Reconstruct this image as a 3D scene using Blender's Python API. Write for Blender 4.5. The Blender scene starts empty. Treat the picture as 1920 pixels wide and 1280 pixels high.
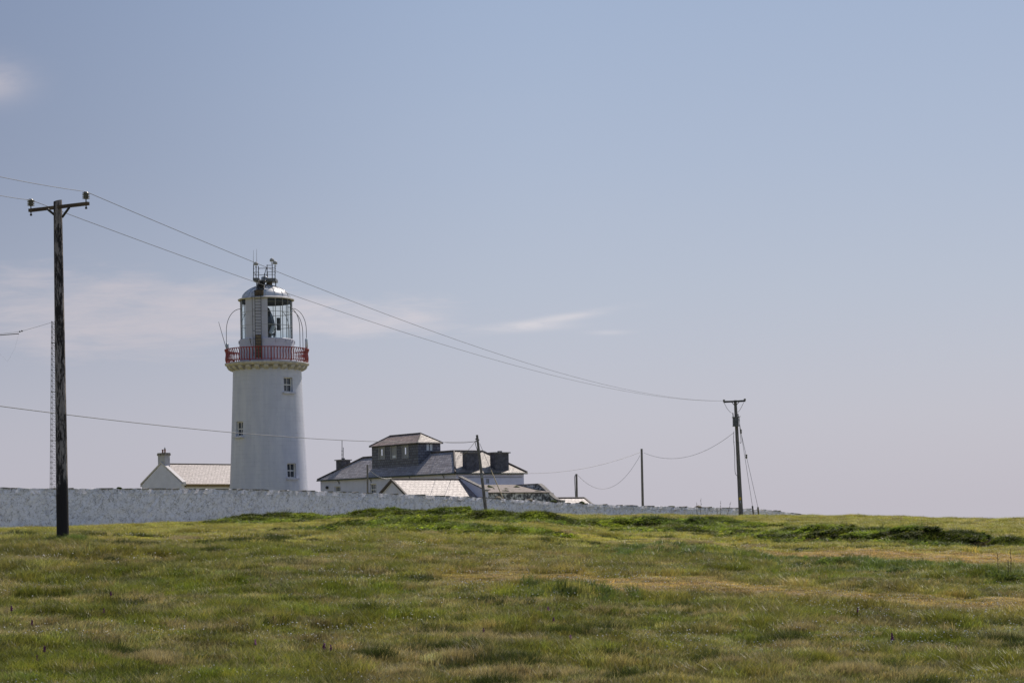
import bpy, bmesh, math, random
import numpy as np
from mathutils import Vector, Matrix
R = math.radians
S = bpy.context.scene
COL = S.collection

# ------------------------------------------------------------------ camera
EYE = 1.65
F, HX, HY, ROLL = 3600.0, 960.0, 970.0, R(0.9)       # focal length and principal point in photo pixels
cr, sr = math.cos(ROLL), math.sin(ROLL)
cam_d = bpy.data.cameras.new('camera'); cam = bpy.data.objects.new('camera', cam_d); COL.objects.link(cam)
cam_d.sensor_width = 36; cam_d.lens = F/1920*36; cam_d.shift_y = (HY-640)/1920
cam_d.clip_start = 0.1; cam_d.clip_end = 60000
cam.matrix_world = Matrix(((cr, sr, 0, 0), (0, 0, -1, 0), (-sr, cr, 0, EYE), (0, 0, 0, 1)))
S.camera = cam

def at(x, y, D):
    dx, dy = x-HX, HY-y
    return Vector(((dx*cr+dy*sr)/F*D, D, EYE+(-dx*sr+dy*cr)/F*D))

# ------------------------------------------------------------------ light, sky, exposure
SUN_AZ, SUN_EL = R(31), R(50)
sun_dir = Vector((math.sin(SUN_AZ)*math.cos(SUN_EL), math.cos(SUN_AZ)*math.cos(SUN_EL), math.sin(SUN_EL)))
sd = bpy.data.lights.new('sun', 'SUN'); sd.energy = 4.8; sd.angle = R(0.5); sd.color = (1, .90, .80)
so = bpy.data.objects.new('sun', sd); COL.objects.link(so); so.rotation_euler = sun_dir.to_track_quat('Z', 'Y').to_euler()
so.location = (0, 0, 60)
S.view_settings.view_transform = 'Standard'; S.view_settings.look = 'None'
S.view_settings.exposure = 0.0; S.view_settings.gamma = 1

class NT:
    """small helper round a node tree"""
    def __init__(s, tree): s.t = tree; s.n = tree.nodes; s.l = tree.links
    def new(s, kind, **kw):
        n = s.n.new(kind)
        for k, v in kw.items(): setattr(n, k, v)
        return n
    def put(s, v, sock):
        if isinstance(v, (int, float)): sock.default_value = v
        elif isinstance(v, (tuple, list)):
            sock.default_value = tuple(v) if len(v) == len(sock.default_value) else tuple(v)+(1,)
        else: s.l.new(v, sock)
    def m(s, op, a, b=0.0, c=None, clamp=False):
        n = s.new('ShaderNodeMath', operation=op, use_clamp=clamp)
        s.put(a, n.inputs[0]); s.put(b, n.inputs[1])
        if c is not None: s.put(c, n.inputs[2])
        return n.outputs[0]
    def vm(s, op, a, b):
        n = s.new('ShaderNodeVectorMath', operation=op); s.put(a, n.inputs[0]); s.put(b, n.inputs[1]); return n.outputs[0]
    def mix(s, f, a, b, blend='MIX'):
        n = s.new('ShaderNodeMix', data_type='RGBA', blend_type=blend)
        s.put(f, n.inputs[0]); s.put(a, n.inputs[6]); s.put(b, n.inputs[7]); return n.outputs[2]
    def smooth(s, v, lo, hi, a=0.0, b=1.0):
        n = s.new('ShaderNodeMapRange', interpolation_type='SMOOTHSTEP')
        s.put(v, n.inputs[0]); s.put(lo, n.inputs[1]); s.put(hi, n.inputs[2]); s.put(a, n.inputs[3]); s.put(b, n.inputs[4]); return n.outputs[0]
    def noise(s, vec, scale, detail=4, rough=.55, dist=0.0):
        n = s.new('ShaderNodeTexNoise'); s.put(vec, n.inputs['Vector']); n.inputs['Scale'].default_value = scale
        n.inputs['Detail'].default_value = detail; n.inputs['Roughness'].default_value = rough; n.inputs['Distortion'].default_value = dist
        return n.outputs['Fac']
    def mapping(s, vec, scale=(1, 1, 1), rot=(0, 0, 0), loc=(0, 0, 0)):
        n = s.new('ShaderNodeMapping'); s.put(vec, n.inputs[0]); n.inputs[1].default_value = loc
        n.inputs[2].default_value = rot; n.inputs[3].default_value = scale; return n.outputs[0]
    def xyz(s, v):
        n = s.new('ShaderNodeSeparateXYZ'); s.put(v, n.inputs[0]); return n.outputs
    def comb(s, x, y, z):
        n = s.new('ShaderNodeCombineXYZ')
        for i, v in enumerate((x, y, z)): s.put(v, n.inputs[i])
        return n.outputs[0]
    def bump(s, h, strength=.3, dist=.05):
        n = s.new('ShaderNodeBump'); n.inputs['Strength'].default_value = strength; n.inputs['Distance'].default_value = dist
        s.put(h, n.inputs['Height']); return n.outputs[0]

W = bpy.data.worlds.new('World'); S.world = W; W.use_nodes = True
w = NT(W.node_tree); w.n.clear()
gen = w.new('ShaderNodeTexCoord').outputs['Generated']
X_, Y_, Z_ = w.xyz(gen)
vz = w.m('MAXIMUM', Z_, .004)                        # below the true horizon the sky keeps its horizon colour
sky = w.new('ShaderNodeTexSky', sky_type='NISHITA', sun_disc=False)
sky.sun_elevation = SUN_EL; sky.sun_rotation = SUN_AZ; sky.altitude = 90; sky.air_density = 1.0; sky.dust_density = 3.0; sky.ozone_density = 2.0
w.put(w.comb(X_, Y_, vz), sky.inputs[0])
nish = w.vm('MULTIPLY', sky.outputs[0], (.075, .075, .075))
# thin high veil: evens the clear-sky colour towards a soft blue grey that pales at the horizon
ramp = w.new('ShaderNodeValToRGB'); w.put(vz, ramp.inputs[0])
cr_ = ramp.color_ramp; cr_.elements[0].position = 0.0; cr_.elements[0].color = (.575, .552, .625, 1)
cr_.elements[1].position = 1.0; cr_.elements[1].color = (.13, .20, .34, 1)
for p, c in ((.050, (.550, .553, .640)), (.115, (.480, .530, .645)), (.18, (.415, .490, .640)), (.27, (.345, .440, .620)), (.5, (.19, .275, .46))):
    e = cr_.elements.new(p); e.color = c+(1,)
base = w.mix(.86, nish, ramp.outputs[0])
ry = w.m('MAXIMUM', Y_, .05)
side = w.smooth(X_, -.34, .04, .66, 1.0)
side = w.m('SUBTRACT', 1.0, w.m('MULTIPLY', w.m('SUBTRACT', 1.0, side), w.smooth(vz, .0, .20, .15, 1.0)))      # deeper blue away from the sun
base = w.vm('MULTIPLY', base, w.comb(side, side, w.m('POWER', side, .85)))
u_ = w.m('DIVIDE', X_, ry); v_ = w.m('DIVIDE', Z_, ry)
uv = w.comb(u_, v_, 0)
soft = w.noise(w.mapping(uv, (7, 26, 1), (0, 0, R(-4))), 1.0, 7, .62, .3)
fine = w.noise(w.mapping(uv, (22, 90, 1), (0, 0, R(-6))), 1.0, 6, .6, .4)
def gauss(u0, v0, su, sv, tilt=0.0):
    du = w.m('SUBTRACT', u_, u0); dv = w.m('SUBTRACT', w.m('SUBTRACT', v_, v0), w.m('MULTIPLY', du, tilt))
    a = w.m('POWER', w.m('ABSOLUTE', w.m('DIVIDE', du, su)), 2.0); b = w.m('POWER', w.m('ABSOLUTE', w.m('DIVIDE', dv, sv)), 2.0)
    return w.m('EXPONENT', w.m('MULTIPLY', w.m('ADD', a, b), -1.0))
def add(*a):
    r = a[0]
    for b in a[1:]: r = w.m('ADD', r, b)
    return r
band = w.m('MINIMUM', add(gauss(-.225, .108, .085, .024), gauss(-.12, .108, .09, .012, -.03), gauss(-.075, .1035, .035, .0075, -.05)), 1.0)
wisp = w.noise(w.mapping(uv, (16, 120, 1), (0, 0, R(-5))), 1.0, 8, .68, .9)
nmix = w.m('ADD', w.m('MULTIPLY', soft, .45), w.m('ADD', w.m('MULTIPLY', fine, .25), w.m('MULTIPLY', wisp, .30)))
band = w.smooth(w.m('ADD', w.m('MULTIPLY', band, .62), w.m('MULTIPLY', w.m('MULTIPLY', w.m('SUBTRACT', nmix, .5), 3.0), w.smooth(band, .02, .25))), .10, .95)
streak = w.m('MULTIPLY', add(gauss(.028, .1035, .026, .0020, .14), gauss(.006, .0990, .022, .0022, .02), w.m('MULTIPLY', gauss(.052, .0955, .010, .0012), .5)), w.smooth(fine, .28, .6))
blob = w.m('MULTIPLY', gauss(-.27, .232, .020, .010), w.smooth(soft, .25, .6))
veil = w.m('MULTIPLY', w.m('SUBTRACT', w.noise(w.mapping(uv, (3, 9, 1)), 1.0, 5, .6), .5), .10)
skyc = w.mix(w.m('ADD', w.m('MULTIPLY', w.m('MAXIMUM', band, blob), .82), veil, clamp=True), base, w.mix(w.smooth(X_, -.2, -.05), (.575, .540, .585), (.64, .61, .655)))
skyc = w.mix(w.m('MULTIPLY', streak, .85, clamp=True), skyc, (.66, .645, .69))
bg = w.new('ShaderNodeBackground'); w.put(skyc, bg.inputs[0]); bg.inputs[1].default_value = 1.0
wo = w.new('ShaderNodeOutputWorld'); w.l.new(bg.outputs[0], wo.inputs[0])

# ------------------------------------------------------------------ mesh helper
class MB:
    def __init__(s): s.v = []; s.f = []; s.sm = []; s.mi = []; s.cur = 0
    def add(s, vs, fs, smooth=False):
        b = len(s.v); s.v += [tuple(p) for p in vs]; s.f += [tuple(b+i for i in f) for f in fs]
        s.sm += [smooth]*len(fs); s.mi += [s.cur]*len(fs); return s
    def hexa(s, p):      # 8 points: bottom 0-3, top 4-7
        return s.add(p, [(0, 3, 2, 1), (4, 5, 6, 7), (0, 1, 5, 4), (1, 2, 6, 5), (2, 3, 7, 6), (3, 0, 4, 7)])
    def box(s, c, size, ax=None):
        ax = ax or (Vector((1, 0, 0)), Vector((0, 1, 0)), Vector((0, 0, 1)))
        c = Vector(c); a, b, d = [Vector(x)*(k/2) for x, k in zip(ax, size)]
        return s.hexa([c-a-b-d, c+a-b-d, c+a+b-d, c-a+b-d, c-a-b+d, c+a-b+d, c+a+b+d, c-a+b+d])
    def prism(s, pts, off):    # polygon extruded by vector off
        off = Vector(off); n = len(pts); p = [Vector(q) for q in pts]
        return s.add(p+[q+off for q in p], [tuple(range(n))[::-1], tuple(range(n, 2*n))]+[(i, (i+1) % n, n+(i+1) % n, n+i) for i in range(n)])
    def tube(s, pts, r, n=8, cap=True, smooth=True):
        pts = [Vector(p) for p in pts]; rs = r if isinstance(r, (list, tuple)) else [r]*len(pts)
        vs = []; m = len(pts)
        t0 = (pts[1]-pts[0]).normalized(); ref = Vector((0, 0, 1)) if abs(t0.z) < .9 else Vector((1, 0, 0))
        a = t0.cross(ref).normalized()
        for i, p in enumerate(pts):
            t = (pts[min(i+1, m-1)]-pts[max(i-1, 0)]).normalized()
            a = (a-t*a.dot(t)).normalized(); b = t.cross(a)
            for k in range(n):
                an = 2*math.pi*k/n; vs.append(p+(a*math.cos(an)+b*math.sin(an))*rs[i])
        fs = [(i*n+k, i*n+(k+1) % n, (i+1)*n+(k+1) % n, (i+1)*n+k) for i in range(m-1) for k in range(n)]
        s.add(vs, fs, smooth)
        if cap: s.add(vs[:n], [tuple(range(n))[::-1]]); s.add(vs[-n:], [tuple(range(n))])
        return s
    def lathe(s, prof, c=(0, 0, 0), n=48, smooth=True, a0=0, a1=2*math.pi, M=None):
        c = Vector(c); full = abs(a1-a0-2*math.pi) < 1e-6; k = n if full else n+1; vs = []
        for r, z in prof:
            for i in range(k):
                an = a0+(a1-a0)*i/n; p = Vector((r*math.sin(an), -r*math.cos(an), z))
                vs.append(c+((M @ p) if M else p))
        fs = []
        for j in range(len(prof)-1):
            for i in range(n):
                i2 = (i+1) % k; fs.append((j*k+i, j*k+i2, (j+1)*k+i2, (j+1)*k+i))
        return s.add(vs, fs, smooth)
    def sphere(s, c, r, n=10, m=6, z0=-1):
        prof = [(max(.001, r*math.cos(a)), r*math.sin(a)) for a in [(-math.pi/2*(-z0 if z0 < 0 else 0))+i*(math.pi/2+math.pi/2*(-z0 if z0 < 0 else 0))/m for i in range(m+1)]]
        return s.lathe(prof, c, n)
    def build(s, name, mat, parent=None, loc=None):
        root = parent
        while root is not None and root.parent is not None: root = root.parent
        o3 = Vector(root.location) if root is not None else (Vector(loc) if loc is not None else Vector((0, 0, 0)))
        me = bpy.data.meshes.new(name); V = [tuple(Vector(p)-o3) for p in s.v]
        me.from_pydata(V, [], s.f); mats = mat if isinstance(mat, list) else [mat]
        for m_ in mats: me.materials.append(m_)
        me.polygons.foreach_set('use_smooth', s.sm); me.polygons.foreach_set('material_index', s.mi)
        uvl = me.uv_layers.new(name='UVMap')
        for p in me.polygons:
            nn = p.normal; h = Vector((0, 0, 1)).cross(nn)
            h = h.normalized() if h.length > 1e-4 else Vector((1, 0, 0)); up = nn.cross(h)
            for li in p.loop_indices:
                q = Vector(s.v[me.loops[li].vertex_index]); uvl.data[li].uv = (q.dot(h), q.dot(up))
        me.update()
        o = bpy.data.objects.new(name, me); COL.objects.link(o)
        if parent is not None: o.parent = parent
        else: o.location = o3
        return o

def tag(o, label, cat=None, group=None, kind=None):
    if label: o['label'] = label
    if cat: o['category'] = cat
    if group: o['group'] = group
    if kind: o['kind'] = kind
    return o
def thing(name, label, cat, loc, group=None):
    o = bpy.data.objects.new(name, None); COL.objects.link(o); o.location = loc; o.empty_display_size = .3
    return tag(o, label, cat, group)
def fix_normals(o):
    bm = bmesh.new(); bm.from_mesh(o.data); bmesh.ops.recalc_face_normals(bm, faces=bm.faces); bm.to_mesh(o.data); bm.free()
def cut(o, mb, loc):
    """real recesses: boolean difference, applied"""
    c = mb.build('cutter', MAT['white'], None, loc=loc); fix_normals(c); fix_normals(o)
    c.parent = o.parent
    if o.parent is not None: c.location = (0, 0, 0)
    md = o.modifiers.new('cut', 'BOOLEAN'); md.operation = 'DIFFERENCE'; md.object = c; md.solver = 'EXACT'
    dg = bpy.context.evaluated_depsgraph_get(); dg.update()
    me = bpy.data.meshes.new_from_object(o.evaluated_get(dg)); o.modifiers.clear(); o.data = me
    bpy.data.objects.remove(c)

# ------------------------------------------------------------------ materials
MAT = {}
def mat(name, rough=.7, spec=.4, metal=0.0):
    m = bpy.data.materials.new(name); m.use_nodes = True; t = NT(m.node_tree)
    p = t.n['Principled BSDF']; p.inputs['Roughness'].default_value = rough; p.inputs['Metallic'].default_value = metal
    p.inputs['Specular IOR Level'].default_value = spec; MAT[name] = m
    return t, p
def simple(name, col, rough=.6, spec=.4, metal=0, var=.12, scale=6, col2=None, bump=.1, stretch=(1, 1, 1)):
    t, p = mat(name, rough, spec, metal); oc = t.new('ShaderNodeTexCoord').outputs['Object']
    n1 = t.noise(t.mapping(oc, stretch), scale, 6, .65)
    c2 = col2 or tuple(max(0, c*(1-var*2.2)) for c in col)
    f = t.smooth(n1, .3, .7)
    t.put(t.mix(f, c2, col), p.inputs['Base Color'])
    t.put(t.bump(n1, bump, .03), p.inputs['Normal'])
    return t, p
simple('white', (.52, .53, .62), .55, .3, var=.05, scale=1.2)
simple('window_white', (.78, .78, .76), .45, .4, var=.03)
simple('cream_stone', (.54, .525, .52), .75, .2, var=.16, scale=2.5, bump=.3)
simple('red_paint', (.34, .030, .018), .4, .5, var=.22, scale=3.5)
simple('black_metal', (.035, .036, .04), .5, .5, var=.2)
simple('grey_metal', (.16, .165, .175), .5, .5, metal=.3, var=.2)
simple('pale_metal', (.52, .53, .55), .38, .5, metal=.35, var=.12)
simple('rust_box', (.16, .12, .075), .8, .2, var=.35, scale=3, col2=(.07, .05, .035))
simple('brown_panel', (.27, .215, .15), .7, .2, var=.2)
simple('gutter', (.045, .06, .055), .5, .4)
simple('chimney_slate', (.125, .125, .145), .75, .25, var=.25, scale=4, bump=.4)
simple('chimney_render', (.48, .485, .54), .8, .2, var=.1, scale=2)
simple('cap_stone', (.34, .32, .30), .85, .2, var=.3, scale=5)
simple('terracotta', (.27, .12, .09), .7, .2, var=.2)
simple('lichen_stone', (.30, .26, .19), .9, .1, var=.3, scale=6, col2=(.14, .12, .09), bump=.5)
simple('ridge_tile', (.13, .115, .11), .7, .3, var=.25)
simple('pinky_coping', (.60, .58, .59), .7, .3, var=.08)
simple('louvre_grey', (.36, .37, .385), .6, .3, var=.12, scale=14)
simple('insulator_brown', (.20, .19, .15), .25, .6, var=.2)
simple('wire', (.19, .195, .21), .5, .4, var=.05)
simple('power_wire', (.07, .075, .085), .5, .4, var=.05)
simple('steel_wire', (.30, .31, .32), .45, .5, metal=.4)
simple('pole_wood_grey', (.25, .235, .225), .85, .2, var=.3, scale=5, stretch=(4, 4, .5), bump=.4)
simple('tan_sleeve', (.52, .42, .25), .6, .3)
simple('yellow_sign', (.70, .47, .04), .5, .4, var=.05)
simple('stick', (.085, .06, .055), .85, .2)
simple('orchid_purple', (.17, .02, .13), .6, .3, var=.3, scale=60)
simple('orchid_pink', (.50, .18, .36), .6, .3, var=.3, scale=60)
simple('stem_green', (.09, .13, .03), .6, .3)
simple('lens_dark', (.02, .026, .03), .2, .6)
simple('interior_dark', (.035, .04, .045), .6, .3)
simple('moss', (.08, .10, .03), .95, .1, var=.4, scale=8)
simple('sea', (.05, .09, .12), .25, .5)

def tower_paint():
    t, p = mat('tower_paint', .5, .35); oc = t.new('ShaderNodeTexCoord').outputs['Object']
    x, y, z = t.xyz(oc); ang = t.m('ARCTAN2', x, t.m('MULTIPLY', y, -1.0)); s_ = t.m('MULTIPLY', ang, 3.8)
    b = t.new('ShaderNodeTexBrick'); b.offset = .5; t.put(t.comb(s_, z, 0), b.inputs['Vector'])
    b.inputs['Scale'].default_value = 1; b.inputs['Brick Width'].default_value = .95; b.inputs['Row Height'].default_value = .41
    b.inputs['Mortar Size'].default_value = .012; b.inputs['Mortar Smooth'].default_value = .6
    b.inputs['Color1'].default_value = (1, 1, 1, 1); b.inputs['Color2'].default_value = (.94, .94, .945, 1); b.inputs['Mortar'].default_value = (.66, .67, .70, 1)
    st = t.noise(t.mapping(oc, (1.1, 1.1, .16)), 1.0, 5, .6); fl = t.noise(oc, 2.6, 6, .7)
    c = t.mix(t.smooth(st, .38, .66), (.51, .53, .62), (.58, .595, .67))
    gap = t.smooth(t.noise(oc, 1.3, 4), .35, .65)
    c = t.mix(t.m('MULTIPLY', gap, .85), c, b.outputs[0], 'MULTIPLY')
    c = t.mix(t.smooth(fl, .68, .80, 0, .35), c, (.45, .44, .42))
    t.put(c, p.inputs['Base Color'])
    t.put(t.bump(t.m('ADD', t.m('MULTIPLY', b.outputs['Fac'], -.5), t.m('MULTIPLY', fl, .4)), .5, .04), p.inputs['Normal'])
tower_paint()

def wall_paint(name, streak=True, base=(.63, .65, .78)):
    t, p = mat(name, .75, .2); tc = t.new('ShaderNodeTexCoord'); uvn = tc.outputs['UV']
    a = t.noise(t.mapping(uvn, (3.2, .35, 1)), 1.0, 5, .7); b = t.noise(uvn, 1.1, 6, .7)
    c = t.mix(t.smooth(b, .3, .7), tuple(k*.88 for k in base), base)
    if streak: c = t.mix(t.smooth(a, .66, .74, 0, .55), c, (.46, .36, .19))
    t.put(c, p.inputs['Base Color']); t.put(t.bump(b, .25, .04), p.inputs['Normal'])
wall_paint('house_wall'); wall_paint('gable_wall', False)

def slate(name, c1, c2, rough, roww=.30, rowh=.21, lichen=(.20, .13, .09), lf=.3, spec=.5):
    t, p = mat(name, rough, spec); uvn = t.new('ShaderNodeTexCoord').outputs['UV']
    b = t.new('ShaderNodeTexBrick'); b.offset = .5
    t.put(uvn, b.inputs['Vector']); b.inputs['Scale'].default_value = 1; b.inputs['Brick Width'].default_value = roww; b.inputs['Row Height'].default_value = rowh
    b.inputs['Mortar Size'].default_value = .030; b.inputs['Mortar Smooth'].default_value = .3; b.inputs['Bias'].default_value = 0
    b.inputs['Color1'].default_value = c1+(1,); b.inputs['Color2'].default_value = c2+(1,); b.inputs['Mortar'].default_value = tuple(k*.28 for k in c2)+(1,)
    n1 = t.noise(uvn, 1.3, 5, .65); n2 = t.noise(t.mapping(uvn, (3.2, 4.5, 1)), 1.0, 3, .6)
    c = t.mix(t.smooth(n1, .50, .68, 0, lf), b.outputs[0], lichen)
    c = t.mix(t.smooth(n2, .35, .65, .0, .45), c, tuple(k*.55 for k in c2))
    t.put(c, p.inputs['Base Color'])
    t.put(t.m('ADD', rough-.09, t.m('MULTIPLY', n2, .22)), p.inputs['Roughness'])
    # each course tilts up to its lower edge, like lapped slates
    _, v, _ = t.xyz(uvn); saw = t.m('FRACT', t.m('DIVIDE', v, rowh))
    per = t.noise(t.mapping(uvn, (1/roww, 1/rowh, 1)), 1.0, 1, .5)
    h = t.m('ADD', t.m('MULTIPLY', saw, -.55), t.m('ADD', t.m('MULTIPLY', b.outputs['Fac'], -.5), t.m('MULTIPLY', per, 1.1)))
    t.put(t.bump(h, .55, .035), p.inputs['Normal'])
slate('slate_grey', (.20, .19, .205), (.44, .42, .445), .50, .42, .27)
slate('slate_hip', (.17, .145, .13), (.30, .255, .225), .42, .42, .27, lf=.2)
slate('slate_brown', (.22, .17, .155), (.46, .36, .32), .55, .40, .25, lf=.6)
slate('slate_pale', (.17, .143, .148), (.31, .262, .268), .54, .42, .27, lf=.1)
slate('slate_hung', (.105, .11, .14), (.19, .20, .24), .65, .40, .25, lf=.0, spec=.3)

def rubble(name, white=.62):
    t, p = mat(name, .85, .2); oc = t.new('ShaderNodeTexCoord').outputs['Object']
    wob = t.noise(oc, 3.0, 3, .6)
    vec = t.vm('ADD', t.mapping(oc, (1, 1, 1.35)), t.comb(t.m('MULTIPLY', wob, .30), t.m('MULTIPLY', t.noise(oc, 5.0, 2, .5), .25), t.m('MULTIPLY', t.noise(oc, 2.3, 3, .6), .30)))
    vo = t.new('ShaderNodeTexVoronoi', feature='DISTANCE_TO_EDGE'); t.put(vec, vo.inputs['Vector']); vo.inputs['Scale'].default_value = 3.6
    v2 = t.new('ShaderNodeTexVoronoi', feature='F1'); t.put(vec, v2.inputs['Vector']); v2.inputs['Scale'].default_value = 3.6
    _, _, z = t.xyz(oc)
    z_top = t.new('ShaderNodeAttribute', attribute_name='hf').outputs['Fac']     # 0 at ground, 1 at the top of the wall
    n1 = t.noise(oc, 1.5, 6, .7); n2 = t.noise(oc, 7, 5, .7); cell = t.xyz(v2.outputs['Color'])[0]
    stone = t.mix(cell, (.44, .415, .41), (.76, .73, .72))
    paint = t.mix(t.smooth(n2, .3, .7), (.80, .80, .90), (.90, .895, .97))
    worn = t.m('ADD', t.m('MULTIPLY', t.smooth(z_top, .62, .97), .42), t.m('ADD', t.m('MULTIPLY', n1, .55), t.m('MULTIPLY', cell, .25)))
    c = t.mix(t.smooth(worn, .58, 1.0), paint, stone)
    joint = t.m('MULTIPLY', t.smooth(vo.outputs['Distance'], 0.0, .07, 1, 0), t.smooth(n2, .42, .58))
    v3 = t.new('ShaderNodeTexVoronoi', feature='DISTANCE_TO_EDGE'); t.put(vec, v3.inputs['Vector']); v3.inputs['Scale'].default_value = 8.5
    m1 = t.smooth(t.noise(oc, .9, 4, .7), .40, .62); pit = t.m('MULTIPLY', t.smooth(v3.outputs['Distance'], 0, .09, 1, 0), t.smooth(t.noise(oc, 3.3, 4, .7), .48, .62))
    joint = t.m('MAXIMUM', t.m('MULTIPLY', joint, t.m('ADD', .5, t.m('MULTIPLY', m1, .5))), pit)
    c = t.mix(t.m('MULTIPLY', joint, .92), c, (.13, .125, .12))
    c = t.mix(t.smooth(t.noise(t.mapping(oc, (2.2, 2.2, 1.2)), 2.0, 5, .75), .58, .70, 0, .35), c, (.36, .34, .33))
    t.put(c, p.inputs['Base Color'])
    t.put(t.bump(t.m('ADD', t.m('MULTIPLY', joint, -.8), n2), .7, .06), p.inputs['Normal'])
rubble('rubble_wall')

def pole_wood():
    t, p = mat('pole_wood', .8, .25); oc = t.new('ShaderNodeTexCoord').outputs['Object']
    _, _, z = t.xyz(oc)
    g = t.noise(t.mapping(oc, (26, 26, 4.5)), 1.0, 6, .75); h = t.noise(t.mapping(oc, (60, 60, 2.2)), 1.0, 5, .7); big = t.noise(t.mapping(oc, (7, 7, 1.6)), 1.0, 4)
    f = t.m('ADD', t.m('MULTIPLY', g, .7), t.m('MULTIPLY', big, .5))
    thr = t.smooth(z, .7, 1.7, .50, .0)              # the tarred foot
    c = t.mix(t.smooth(t.m('SUBTRACT', f, t.m('MULTIPLY', thr, .35)), .56, .66), (.028, .024, .023), (.30, .265, .24))
    c = t.mix(t.smooth(h, .58, .75, 0, .55), c, (.045, .035, .032))
    t.put(c, p.inputs['Base Color']); t.put(t.bump(t.m('ADD', g, h), .7, .02), p.inputs['Normal'])
pole_wood()

def glass(name, tint=(.62, .74, .78), refl=.12):
    t, p = mat(name, .05); tr = t.new('ShaderNodeBsdfTransparent'); tr.inputs[0].default_value = tint+(1,)
    gl = t.new('ShaderNodeBsdfGlossy'); gl.inputs['Roughness'].default_value = .03
    fr = t.new('ShaderNodeFresnel'); fr.inputs[0].default_value = 1.10
    mx = t.new('ShaderNodeMixShader'); t.put(t.m('ADD', fr.outputs[0], refl*.2, clamp=True), mx.inputs[0]); t.l.new(tr.outputs[0], mx.inputs[1]); t.l.new(gl.outputs[0], mx.inputs[2])
    t.l.new(mx.outputs[0], t.n['Material Output'].inputs[0])
glass('lantern_glass', (.86, .92, .93))
t, p = mat('window_dark', .08, .6); p.inputs['Base Color'].default_value = (.045, .055, .07, 1)
t, p = mat('pane_light', .25, .5); p.inputs['Base Color'].default_value = (.55, .60, .64, 1)
t, p = mat('pane_mirror', .05, 1.0, .9); p.inputs['Base Color'].default_value = (.85, .9, .95, 1)

def dome_metal():
    t, p = mat('dome_metal', .36, .5, .25); oc = t.new('ShaderNodeTexCoord').outputs['Object']
    n1 = t.noise(oc, 2, 6, .7); n2 = t.noise(oc, 9, 4, .7)
    c = t.mix(t.smooth(n1, .35, .7), (.50, .51, .54), (.62, .62, .63)); c = t.mix(t.smooth(n2, .62, .72, 0, .6), c, (.30, .22, .15))
    t.put(c, p.inputs['Base Color']); t.put(t.bump(n1, .2, .03), p.inputs['Normal'])
dome_metal()
t, p = mat('flat_roof', .85, .2); uvn = t.new('ShaderNodeTexCoord').outputs['UV']
n1 = t.noise(uvn, 1.0, 6, .7); n2 = t.noise(uvn, 5, 5, .7)
t.put(t.mix(t.smooth(n1, .55, .64), t.mix(n2, (.20, .17, .15), (.34, .30, .28)), (.07, .075, .035)), p.inputs['Base Color']); t.put(t.bump(n2, .6, .05), p.inputs['Normal'])
t, p = mat('mottled_wall', .85, .15); oc = t.new('ShaderNodeTexCoord').outputs['Object']
n1 = t.noise(oc, 2.6, 7, .78); n2 = t.noise(oc, 9, 5, .7)
t.put(t.mix(t.smooth(n1, .47, .57), t.mix(n2, (.05, .052, .058), (.14, .14, .14)), (.62, .63, .63)), p.inputs['Base Color']); t.put(t.bump(n1, .7, .06), p.inputs['Normal'])

# ------------------------------------------------------------------ terrain
def _h(ix, iy, seed):
    h = (ix*374761393+iy*668265263+seed*1442695041) & 0xffffffff
    h = ((h ^ (h >> 13))*1274126177) & 0xffffffff
    return ((h ^ (h >> 16)) & 0xffffff)/float(0xffffff)
def vn(x, y, seed=0):
    xi = np.floor(x).astype(np.int64); yi = np.floor(y).astype(np.int64); fx = x-xi; fy = y-yi
    fx = fx*fx*(3-2*fx); fy = fy*fy*(3-2*fy)
    a = _h(xi, yi, seed); b = _h(xi+1, yi, seed); c = _h(xi, yi+1, seed); d = _h(xi+1, yi+1, seed)
    return (a*(1-fx)+b*fx)*(1-fy)+(c*(1-fx)+d*fx)*fy
def fbm(x, y, seed=0, o=4):
    s = 0; a = .5; t = 0
    for i in range(o): s = s+a*vn(x*2**i+17.3*i, y*2**i-9.1*i, seed+i*7); t += a; a *= .5
    return s/t
DK = [0, 20, 30, 45, 60, 75, 90, 105, 120, 135, 150, 170, 200, 260, 380, 470, 520, 900]
TAIL = [-6, -24, -62, -92, -92]
ZC = {0:   [-1.65, -1.62, -1.02, -.36, -.36, -.34, -.32, -.33, -.36, -.4, -.5, -.8, -1.2],
      430: [-1.65, -1.68, -1.15, -.62, -.45, -.36, -.28, -.14, -.08, -.1, -.2, -.6, -1.2],
      740: [-1.65, -1.70, -1.18, -.74, -.54, -.42, -.26, .0, .12, .0, -.2, -.6, -1.4],
      960: [-1.65, -1.72, -1.25, -.90, -.70, -.54, -.32, -.10, .08, .1, .0, -.6, -1.6],
      1200: [-1.65, -1.74, -1.36, -1.08, -.98, -.92, -.72, -.50, -.32, -.18, -.10, -.6, -1.8],
      1500: [-1.65, -1.77, -1.50, -1.32, -1.27, -1.22, -.92, -.76, -.60, -.48, -.36, -.8, -2.2],
      1920: [-1.65, -1.80, -1.66, -1.56, -1.52, -1.47, -1.12, -1.05, -.98, -.90, -.80, -1.2, -2.8]}
dfine = np.arange(0, 900, 1.0); cols = sorted(ZC); TAB = []
for c in cols:
    z = np.interp(dfine, DK, ZC[c]+TAIL); k = np.ones(9)/9; TAB.append(np.convolve(np.pad(z, 4, mode='edge'), k, 'valid'))
TAB = np.array(TAB); CX = np.array([(c-HX)/F for c in cols])
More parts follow.
